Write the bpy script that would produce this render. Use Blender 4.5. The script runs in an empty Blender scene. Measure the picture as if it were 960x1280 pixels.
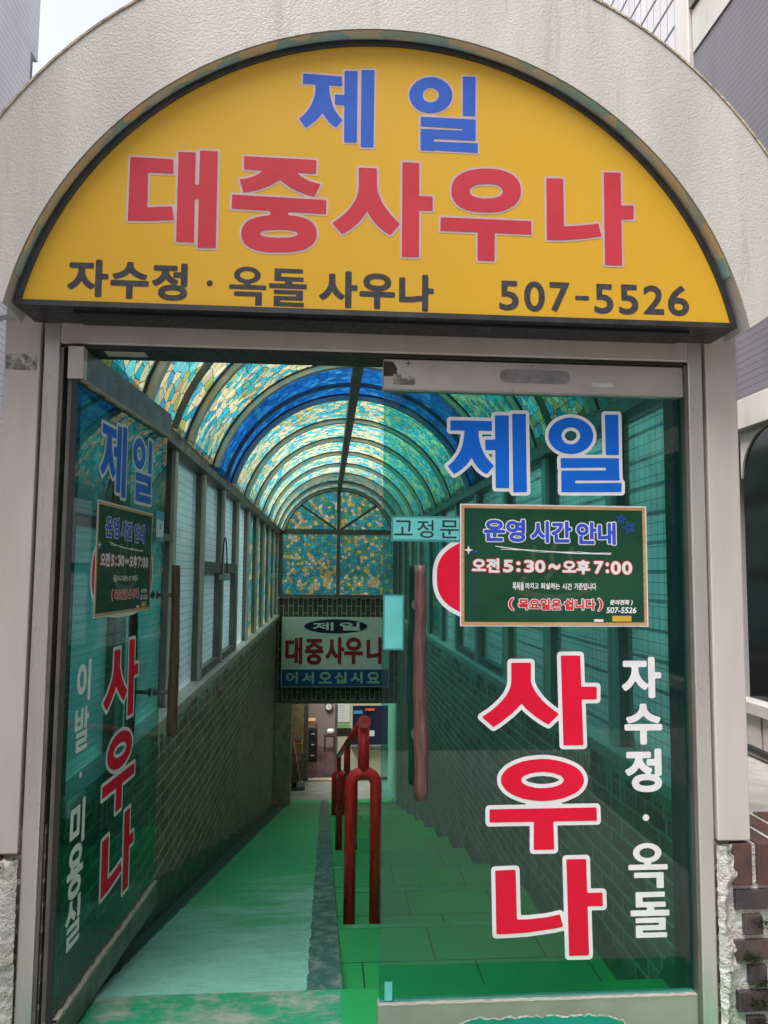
import bpy, bmesh, math, random
import numpy as np
from mathutils import Vector, Matrix, Quaternion
random.seed(7)
R = math.radians
scene = bpy.context.scene
COL = scene.collection

# ------------------------------------------------------------------ camera
cam_d = bpy.data.cameras.new('camera')
cam = bpy.data.objects.new('camera', cam_d)
COL.objects.link(cam)
scene.camera = cam
cam_d.sensor_fit = 'VERTICAL'
cam_d.sensor_height = 36.0
cam_d.sensor_width = 27.0
cam_d.lens = 946.99 / 1280 * 36.0
cam_d.clip_start = 0.05
cam_d.clip_end = 800
yaw, pitch, roll = 0.0747, 0.0807, 0.0082
fw = Vector((math.sin(yaw) * math.cos(pitch), math.cos(yaw) * math.cos(pitch), math.sin(pitch)))
rt = Vector((math.cos(yaw), -math.sin(yaw), 0))
up = rt.cross(fw)
r2 = rt * math.cos(roll) + up * math.sin(roll)
u2 = -rt * math.sin(roll) + up * math.cos(roll)
mw = Matrix((r2, u2, -fw)).transposed().to_4x4()
mw.translation = Vector((-0.1595, -2.19, 1.298))
cam.matrix_world = mw

# ------------------------------------------------------------------ sky and sun (bright overcast)
SUN_EL, SUN_AZ = 65.0, 231.0          # azimuth clockwise from +Y
world = bpy.data.worlds.new('World')
scene.world = world
world.use_nodes = True
wn, wl = world.node_tree.nodes, world.node_tree.links
wn.clear()
sky = wn.new('ShaderNodeTexSky')
sky.sky_type = 'NISHITA'
sky.sun_disc = False
sky.sun_elevation = R(SUN_EL)
sky.sun_rotation = R(SUN_AZ)
sky.dust_density = 4.0
sky.air_density = 1.2
hs = wn.new('ShaderNodeHueSaturation')
hs.inputs['Saturation'].default_value = 0.16
bg = wn.new('ShaderNodeBackground')
bg.inputs['Strength'].default_value = 0.15
wo = wn.new('ShaderNodeOutputWorld')
wl.new(sky.outputs[0], hs.inputs['Color'])
wl.new(hs.outputs[0], bg.inputs['Color'])
wl.new(bg.outputs[0], wo.inputs['Surface'])
sun_d = bpy.data.lights.new('sun', 'SUN')
sun_d.energy = 3.3
sun_d.angle = R(42)
sun_d.color = (1.0, 0.965, 0.92)
sun = bpy.data.objects.new('sun', sun_d)
COL.objects.link(sun)
az, el = R(SUN_AZ), R(SUN_EL)
sdir = Vector((math.sin(az) * math.cos(el), math.cos(az) * math.cos(el), math.sin(el)))
sun.rotation_euler = sdir.to_track_quat('Z', 'Y').to_euler()
sun.location = sdir * 30

scene.view_settings.view_transform = 'Standard'
scene.view_settings.look = 'None'
scene.view_settings.gamma = 1.0
scene.view_settings.exposure = 0.97
scene.view_settings.use_curve_mapping = False
scene.cycles.use_denoising = True
scene.cycles.max_bounces = 14
scene.cycles.diffuse_bounces = 5
scene.cycles.glossy_bounces = 4
scene.cycles.transmission_bounces = 8
scene.cycles.transparent_max_bounces = 24
scene.cycles.sample_clamp_indirect = 6.0
scene.cycles.caustics_reflective = False
scene.cycles.caustics_refractive = False

# ------------------------------------------------------------------ material helpers
def new_mat(name):
    m = bpy.data.materials.new(name)
    m.use_nodes = True
    nt = m.node_tree
    nt.nodes.clear()
    out = nt.nodes.new('ShaderNodeOutputMaterial')
    return m, nt.nodes, nt.links, out

def texco(N, L, kind='Object', scale=(1, 1, 1), rot=(0, 0, 0)):
    tc = N.new('ShaderNodeTexCoord')
    mp = N.new('ShaderNodeMapping')
    mp.inputs['Scale'].default_value = scale
    mp.inputs['Rotation'].default_value = rot
    L.new(tc.outputs[kind], mp.inputs['Vector'])
    return mp.outputs['Vector']

def noise(N, L, vec, scale, detail=6, rough=0.6, dist=0.0):
    n = N.new('ShaderNodeTexNoise')
    n.inputs['Scale'].default_value = scale
    n.inputs['Detail'].default_value = detail
    n.inputs['Roughness'].default_value = rough
    n.inputs['Distortion'].default_value = dist
    L.new(vec, n.inputs['Vector'])
    return n.outputs['Fac']

def ramp(N, L, fac, stops, const=False):
    r = N.new('ShaderNodeValToRGB')
    el = r.color_ramp.elements
    r.color_ramp.interpolation = 'CONSTANT' if const else 'LINEAR'
    while len(el) < len(stops):
        el.new(0.5)
    for e, (p, c) in zip(el, stops):
        e.position = p
        e.color = (c, c, c, 1) if isinstance(c, (int, float)) else (c[0], c[1], c[2], 1)
    L.new(fac, r.inputs['Fac'])
    return r.outputs['Color']

def mixc(N, L, fac, a, b, mode='MIX'):
    m = N.new('ShaderNodeMix')
    m.data_type = 'RGBA'
    m.blend_type = mode
    for sock, v in ((m.inputs[0], fac), (m.inputs[6], a), (m.inputs[7], b)):
        if isinstance(v, (int, float)):
            sock.default_value = v
        elif isinstance(v, tuple):
            sock.default_value = (v[0], v[1], v[2], 1)
        else:
            L.new(v, sock)
    return m.outputs[2]

def mathn(N, L, op, a, b=None):
    m = N.new('ShaderNodeMath')
    m.operation = op
    for i, v in enumerate((a, b)):
        if v is None:
            continue
        if isinstance(v, (int, float)):
            m.inputs[i].default_value = v
        else:
            L.new(v, m.inputs[i])
    return m.outputs[0]

def bsdf(N, L, out, color, rough=0.6, metal=0.0, height=None, bstr=0.3, bdist=0.01, spec=0.5):
    b = N.new('ShaderNodeBsdfPrincipled')
    for k, v in (('Base Color', color), ('Roughness', rough), ('Metallic', metal), ('Specular IOR Level', spec)):
        if isinstance(v, (int, float)):
            b.inputs[k].default_value = v
        elif isinstance(v, tuple):
            b.inputs[k].default_value = (v[0], v[1], v[2], 1)
        else:
            L.new(v, b.inputs[k])
    if height is not None:
        bp = N.new('ShaderNodeBump')
        bp.inputs['Strength'].default_value = bstr
        bp.inputs['Distance'].default_value = bdist
        L.new(height, bp.inputs['Height'])
        L.new(bp.outputs[0], b.inputs['Normal'])
    L.new(b.outputs[0], out.inputs['Surface'])
    return b

def worn(name, c1, c2, scale=6, stretch=(1, 1, 1), rough=0.5, metal=0.0, lo=0.4, hi=0.65, c3=None, s3=25, lo3=0.62, hi3=0.7,
         bump=0.15, bscale=60, bdist=0.004, spec=0.5, rvar=0.15, st3=(1, 1, 1)):
    """two-tone worn surface with optional speckles and a fine bump"""
    m, N, L, out = new_mat(name)
    v = texco(N, L, 'Object', stretch)
    f = ramp(N, L, noise(N, L, v, scale), [(lo, 0.0), (hi, 1.0)])
    col = mixc(N, L, f, c1, c2)
    if c3 is not None:
        f3 = ramp(N, L, noise(N, L, texco(N, L, 'Object', st3), s3, 8, 0.7), [(lo3, 0.0), (hi3, 1.0)])
        col = mixc(N, L, f3, col, c3)
    h = noise(N, L, texco(N, L), bscale, 4, 0.6)
    rr = ramp(N, L, noise(N, L, v, scale * 2.3), [(0.3, max(0.02, rough - rvar)), (0.7, min(1, rough + rvar))])
    bsdf(N, L, out, col, rr, metal, h, bump, bdist, spec)
    return m

def plain(name, c, rough=0.5, metal=0.0, var=0.12, scale=30, spec=0.5):
    return worn(name, c, tuple(x * (1 - var) for x in c), scale, (1, 1, 1), rough, metal, 0.35, 0.7, bump=0.05, spec=spec)

# ------------------------------------------------------------------ object helpers
def tag(o, label=None, cat=None, group=None, kind=None):
    if label: o['label'] = label
    if cat: o['category'] = cat
    if group: o['group'] = group
    if kind: o['kind'] = kind
    return o

def empty(name, loc=(0, 0, 0), rz=0.0, label=None, cat=None, group=None):
    o = bpy.data.objects.new(name, None)
    o.empty_display_size = 0.1
    COL.objects.link(o)
    o.location = loc
    o.rotation_euler = (0, 0, rz)
    return tag(o, label, cat, group)

def link(name, bm, mats, parent=None, smooth=False, loc=None):
    me = bpy.data.meshes.new(name)
    bm.to_mesh(me)
    bm.free()
    for m in (mats if isinstance(mats, (list, tuple)) else [mats]):
        me.materials.append(m)
    if smooth:
        for p in me.polygons:
            p.use_smooth = True
    o = bpy.data.objects.new(name, me)
    COL.objects.link(o)
    if parent is not None:
        o.parent = parent
    if loc is not None:
        o.location = loc
    return o

def pyobj(name, verts, faces, mats, parent=None, smooth=False, mi=None):
    me = bpy.data.meshes.new(name)
    me.from_pydata(verts, [], faces)
    for m in (mats if isinstance(mats, (list, tuple)) else [mats]):
        me.materials.append(m)
    if mi is not None:
        me.polygons.foreach_set('material_index', mi)
    if smooth:
        me.polygons.foreach_set('use_smooth', [True] * len(me.polygons))
    me.update()
    o = bpy.data.objects.new(name, me)
    COL.objects.link(o)
    if parent is not None:
        o.parent = parent
    return o

def add_box(bm, x0, x1, y0, y1, z0, z1, bev=0.0, mi=0, mtx=None, seg=2):
    if x0 > x1: x0, x1 = x1, x0
    if y0 > y1: y0, y1 = y1, y0
    if z0 > z1: z0, z1 = z1, z0
    vs = [bm.verts.new(p) for p in ((x0, y0, z0), (x1, y0, z0), (x1, y1, z0), (x0, y1, z0), (x0, y0, z1), (x1, y0, z1), (x1, y1, z1), (x0, y1, z1))]
    fs = [bm.faces.new([vs[i] for i in q]) for q in ((0, 3, 2, 1), (4, 5, 6, 7), (0, 1, 5, 4), (1, 2, 6, 5), (2, 3, 7, 6), (3, 0, 4, 7))]
    for f in fs:
        f.material_index = mi
    if bev > 0:
        es = list({e for f in fs for e in f.edges})
        r = bmesh.ops.bevel(bm, geom=es, offset=bev, segments=seg, affect='EDGES', profile=0.5)
        for f in r['faces']:
            f.material_index = mi
        vs = list({v for f in r['faces'] for v in f.verts} | {v for v in vs if v.is_valid})
    if mtx is not None:
        bmesh.ops.transform(bm, matrix=mtx, verts=[v for v in vs if v.is_valid])
    return vs

def box(name, x0, x1, y0, y1, z0, z1, m, parent=None, bev=0.0, loc=None):
    bm = bmesh.new()
    add_box(bm, x0, x1, y0, y1, z0, z1, bev)
    return link(name, bm, m, parent, loc=loc)

def add_tube(bm, pts, r, n=14, cap=True, mi=0):
    """sweep a circle along a polyline; r is one radius or one per point"""
    pts = [Vector(p) for p in pts]
    rs = [r] * len(pts) if isinstance(r, (int, float)) else r
    rings = []
    t0 = (pts[1] - pts[0]).normalized()
    ref = Vector((0, 0, 1)) if abs(t0.z) < 0.9 else Vector((1, 0, 0))
    nrm = t0.cross(ref).normalized()
    for i, p in enumerate(pts):
        if i == 0: t = t0
        elif i == len(pts) - 1: t = (pts[i] - pts[i - 1]).normalized()
        else: t = ((pts[i + 1] - p).normalized() + (p - pts[i - 1]).normalized()).normalized()
        nrm = (nrm - t * nrm.dot(t)).normalized()
        b = t.cross(nrm)
        rings.append([bm.verts.new(p + (nrm * math.cos(2 * math.pi * k / n) + b * math.sin(2 * math.pi * k / n)) * rs[i]) for k in range(n)])
    for a, b in zip(rings, rings[1:]):
        for k in range(n):
            f = bm.faces.new((a[k], a[(k + 1) % n], b[(k + 1) % n], b[k]))
            f.smooth = True
            f.material_index = mi
    if cap:
        f = bm.faces.new(rings[0][::-1]); f.material_index = mi
        f = bm.faces.new(rings[-1]); f.material_index = mi

def tube(name, pts, r, m, parent=None, n=14):
    bm = bmesh.new()
    add_tube(bm, pts, r, n)
    bmesh.ops.recalc_face_normals(bm, faces=bm.faces)
    return link(name, bm, m, parent)

# ------------------------------------------------------------------ flat lettering: signed distance field -> clean outline mesh
def sdf(polys, xs, zs, reach):
    d = np.full((len(zs), len(xs)), reach, dtype=np.float64)
    ins = np.zeros((len(zs), len(xs)), dtype=bool)
    cell = xs[1] - xs[0]
    for poly in polys:
        P = np.asarray(poly, dtype=np.float64)
        for a, b in zip(P, np.roll(P, -1, axis=0)):
            seg_sdf(d, ins, a, b, xs, zs, reach)
    return np.where(ins, -d, d)

def seg_sdf(d, ins, a, b, xs, zs, reach):
    lo = np.minimum(a, b) - reach
    hi = np.maximum(a, b) + reach
    i0, i1 = np.searchsorted(xs, (lo[0], hi[0]))
    j0, j1 = np.searchsorted(zs, (lo[1], hi[1]))
    if i1 > i0 and j1 > j0:
        X, Z = np.meshgrid(xs[i0:i1], zs[j0:j1])
        e = b - a
        q = e @ e
        t = np.clip(((X - a[0]) * e[0] + (Z - a[1]) * e[1]) / (q if q > 0 else 1), 0, 1)
        dd = np.hypot(X - a[0] - t * e[0], Z - a[1] - t * e[1])
        np.minimum(d[j0:j1, i0:i1], dd, out=d[j0:j1, i0:i1])
    if a[1] != b[1]:
        zl, zh = min(a[1], b[1]), max(a[1], b[1])
        k0, k1 = np.searchsorted(zs, (zl, zh))
        for k in range(k0, k1):
            x = a[0] + (zs[k] - a[1]) / (b[1] - a[1]) * (b[0] - a[0])
            ins[k, :np.searchsorted(xs, x)] ^= True

def contour(d, xs, zs, thr, name, m, parent, y):
    g = d - thr
    nz, nx = g.shape
    V, F = [], []
    inside = g < 0
    c = inside[:-1, :-1].astype(int) + inside[:-1, 1:] + inside[1:, 1:] + inside[1:, :-1]
    def V4(pts):
        s = len(V)
        V.extend((p[0], y, p[1]) for p in pts)
        F.append(tuple(range(s, s + len(pts))))
    for j in range(nz - 1):
        row = c[j]
        if not row.any():
            continue
        i = 0
        nzx = np.nonzero(row)[0]
        k = 0
        while k < len(nzx):
            i = nzx[k]
            if row[i] == 4:
                s = i
                while k < len(nzx) and nzx[k] == i and row[i] == 4:
                    k += 1
                    i += 1
                V4(((xs[s], zs[j]), (xs[i], zs[j]), (xs[i], zs[j + 1]), (xs[s], zs[j + 1])))
                continue
            cs = ((xs[i], zs[j], g[j, i]), (xs[i + 1], zs[j], g[j, i + 1]), (xs[i + 1], zs[j + 1], g[j + 1, i + 1]), (xs[i], zs[j + 1], g[j + 1, i]))
            pts = []
            for q in range(4):
                A, B = cs[q], cs[(q + 1) % 4]
                if A[2] < 0:
                    pts.append((A[0], A[1]))
                if (A[2] < 0) != (B[2] < 0):
                    t = A[2] / (A[2] - B[2])
                    pts.append((A[0] + t * (B[0] - A[0]), A[1] + t * (B[1] - A[1])))
            if len(pts) > 2:
                V4(pts)
            k += 1
    return pyobj(name, V, F, m, parent)

def grid_for(x0, x1, z0, z1, pad, cell):
    return np.arange(x0 - pad, x1 + pad + cell, cell) + 1.37e-5, np.arange(z0 - pad, z1 + pad + cell, cell) + 1.73e-5

def letter(keys, m, parent, y, outline=None, om=None, cell=0.0028, du=0.0, dv=0.0, affine=None, name='lettering', step=0.0007):
    """one line of traced letters -> one fill part (+ one outline sub-part below it)"""
    allp = []
    for k in keys:
        pos, neg = GLYPHS[k]
        def cv(p):
            q = np.array(p, dtype=np.float64) / 1000
            return affine(q) if affine else q + np.array((du, dv))
        allp.append(([cv(p) for p in pos], [cv(p) for p in neg]))
    ow = outline or 0.0
    pts = np.vstack([p for pos, _ in allp for p in pos])
    reach = ow + 4 * cell
    xs, zs = grid_for(pts[:, 0].min(), pts[:, 0].max(), pts[:, 1].min(), pts[:, 1].max(), ow + 3 * cell, cell)
    d = None
    for pos, neg in allp:
        g = None
        for p in pos:
            s = sdf([p], xs, zs, reach)
            g = s if g is None else np.minimum(g, s)
        for p in neg:
            g = np.maximum(g, -sdf([p], xs, zs, reach))
        d = g if d is None else np.minimum(d, g)
    o = contour(d, xs, zs, 0.0, name, m, parent, y - (step if outline else 0))
    if outline:
        contour(d, xs, zs, ow, name + '_outline', om, o, y)
    return o

def ellipse(cx, cz, rx, rz, n=48):
    return [(cx + rx * math.cos(2 * math.pi * i / n), cz + rz * math.sin(2 * math.pi * i / n)) for i in range(n)]

def superellipse(cx, cz, rx, rz, p, n=64):
    o = []
    for i in range(n):
        c, s = math.cos(2 * math.pi * i / n), math.sin(2 * math.pi * i / n)
        o.append((cx + rx * math.copysign(abs(c) ** (2 / p), c), cz + rz * math.copysign(abs(s) ** (2 / p), s)))
    return o

def _r(x0, y0, x1, y1):
    return [(x0, y0), (x1, y0), (x1, y1), (x0, y1)]
def _rieul(y0, y1, t, x0=0.13, x1=0.90, w=0.16):
    m = (y0 + y1) / 2
    return [_r(x0, y1 - t, x1, y1), _r(x1 - w, m, x1, y1), _r(x0, m - t / 2, x1, m + t / 2), _r(x0, y0, x0 + w, m), _r(x0, y0, x1 + 0.03, y0 + t)]
# heavy syllables whose strokes would close up if a regular cut were thickened: drawn as separate bars in a unit box
CUSTOM = {
    '돌': [_r(0.14, 0.89, 0.89, 0.985), _r(0.14, 0.67, 0.30, 0.985), _r(0.14, 0.67, 0.91, 0.765), _r(0.43, 0.56, 0.60, 0.68), _r(0, 0.475, 1, 0.585)] + _rieul(0.0, 0.415, 0.092),
    '옥': [ellipse(0.485, 0.785, 0.36, 0.215, 40), _r(0, 0.415, 1, 0.515), _r(0.41, 0.50, 0.57, 0.60), _r(0.14, 0.235, 0.89, 0.335), _r(0.725, 0.0, 0.89, 0.335)],
    '실': [[(0.24, 1.0), (0.40, 1.0), (0.40, 0.86), (0.46, 0.76), (0.66, 0.63), (0.56, 0.53), (0.33, 0.68), (0.12, 0.53), (0.0, 0.62), (0.16, 0.74), (0.24, 0.87)], _r(0.76, 0.52, 0.93, 1.0)] + _rieul(0.0, 0.47, 0.10),
    '발': [_r(0.0, 0.52, 0.15, 1.0), _r(0.42, 0.52, 0.57, 1.0), _r(0.0, 0.72, 0.57, 0.81), _r(0.0, 0.52, 0.57, 0.61), _r(0.70, 0.50, 0.86, 1.0), _r(0.80, 0.71, 1.0, 0.81)] + _rieul(0.0, 0.445, 0.098),
}
_font_cache = {}
def text_segments(s, shear=0.0):
    if (s, shear) in _font_cache:
        return _font_cache[(s, shear)]
    cu = bpy.data.curves.new('text', 'FONT')
    cu.body = s
    cu.shear = shear
    cu.resolution_u = 5
    ob = bpy.data.objects.new('text', cu)
    COL.objects.link(ob)
    dg = bpy.context.evaluated_depsgraph_get()
    me = bpy.data.meshes.new_from_object(ob.evaluated_get(dg))
    bm = bmesh.new()
    bm.from_mesh(me)
    bmesh.ops.remove_doubles(bm, verts=bm.verts, dist=1e-5)
    segs = [((e.verts[0].co.x, e.verts[0].co.y), (e.verts[1].co.x, e.verts[1].co.y)) for e in bm.edges if len(e.link_faces) == 1]
    bm.free()
    bpy.data.objects.remove(ob)
    bpy.data.curves.remove(cu)
    bpy.data.meshes.remove(me)
    a = np.array(segs, dtype=np.float64)
    _font_cache[(s, shear)] = a
    return a

def text(items, m, parent, y, bold=0.0, outline=None, om=None, cell=0.002, name='lettering', shear=0.0, step=0.0005):
    """items: [(string, (x0, z0, x1, z1))] fitted to their ink boxes -> one fill part (+ outline sub-part)"""
    ow = outline or 0.0
    bx = [b for _, b in items]
    xs, zs = grid_for(min(b[0] for b in bx), max(b[2] for b in bx), min(b[1] for b in bx), max(b[3] for b in bx), ow + 3 * cell, cell)
    reach = ow + bold + 4 * cell
    d = np.full((len(zs), len(xs)), reach)
    ins = np.zeros(d.shape, dtype=bool)
    extra = None
    for s, b in items:
        if s in CUSTOM and bold:
            for p in CUSTOM[s]:
                q = np.array(p, dtype=np.float64) * np.array((b[2] - b[0], b[3] - b[1])) + np.array((b[0], b[1]))
                e = sdf([q], xs, zs, reach) + bold * 0.74
                extra = e if extra is None else np.minimum(extra, e)
            if s == '옥':
                hole = np.array(ellipse(0.485, 0.785, 0.195, 0.105, 32)) * np.array((b[2] - b[0], b[3] - b[1])) + np.array((b[0], b[1]))
                extra = np.maximum(extra, bold * 1.2 - sdf([hole], xs, zs, reach))
            continue
        a = text_segments(s, shear).copy()
        lo = a.reshape(-1, 2).min(0)
        hi = a.reshape(-1, 2).max(0)
        tgt0 = np.array((b[0] + bold, b[1] + bold))
        tgt1 = np.array((b[2] - bold, b[3] - bold))
        a = (a - lo) / np.maximum(hi - lo, 1e-6) * (tgt1 - tgt0) + tgt0
        for p, q in a:
            seg_sdf(d, ins, p, q, xs, zs, reach)
    d = np.where(ins, -d, d)
    if extra is not None:
        d = np.minimum(d, extra)
    o = contour(d, xs, zs, bold, name, m, parent, y - (step if outline else 0))
    if outline:
        contour(d, xs, zs, bold + ow, name + '_outline', om, o, y)
    return o

def shape(polys, m, parent, y, cell, name, thr=0.0):
    pts = np.vstack([np.array(p) for p in polys])
    xs, zs = grid_for(pts[:, 0].min(), pts[:, 0].max(), pts[:, 1].min(), pts[:, 1].max(), thr + 3 * cell, cell)
    g = None
    for p in polys:
        s = sdf([p], xs, zs, thr + 4 * cell)
        g = s if g is None else np.minimum(g, s)
    return contour(g, xs, zs, thr, name, m, parent, y)

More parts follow.
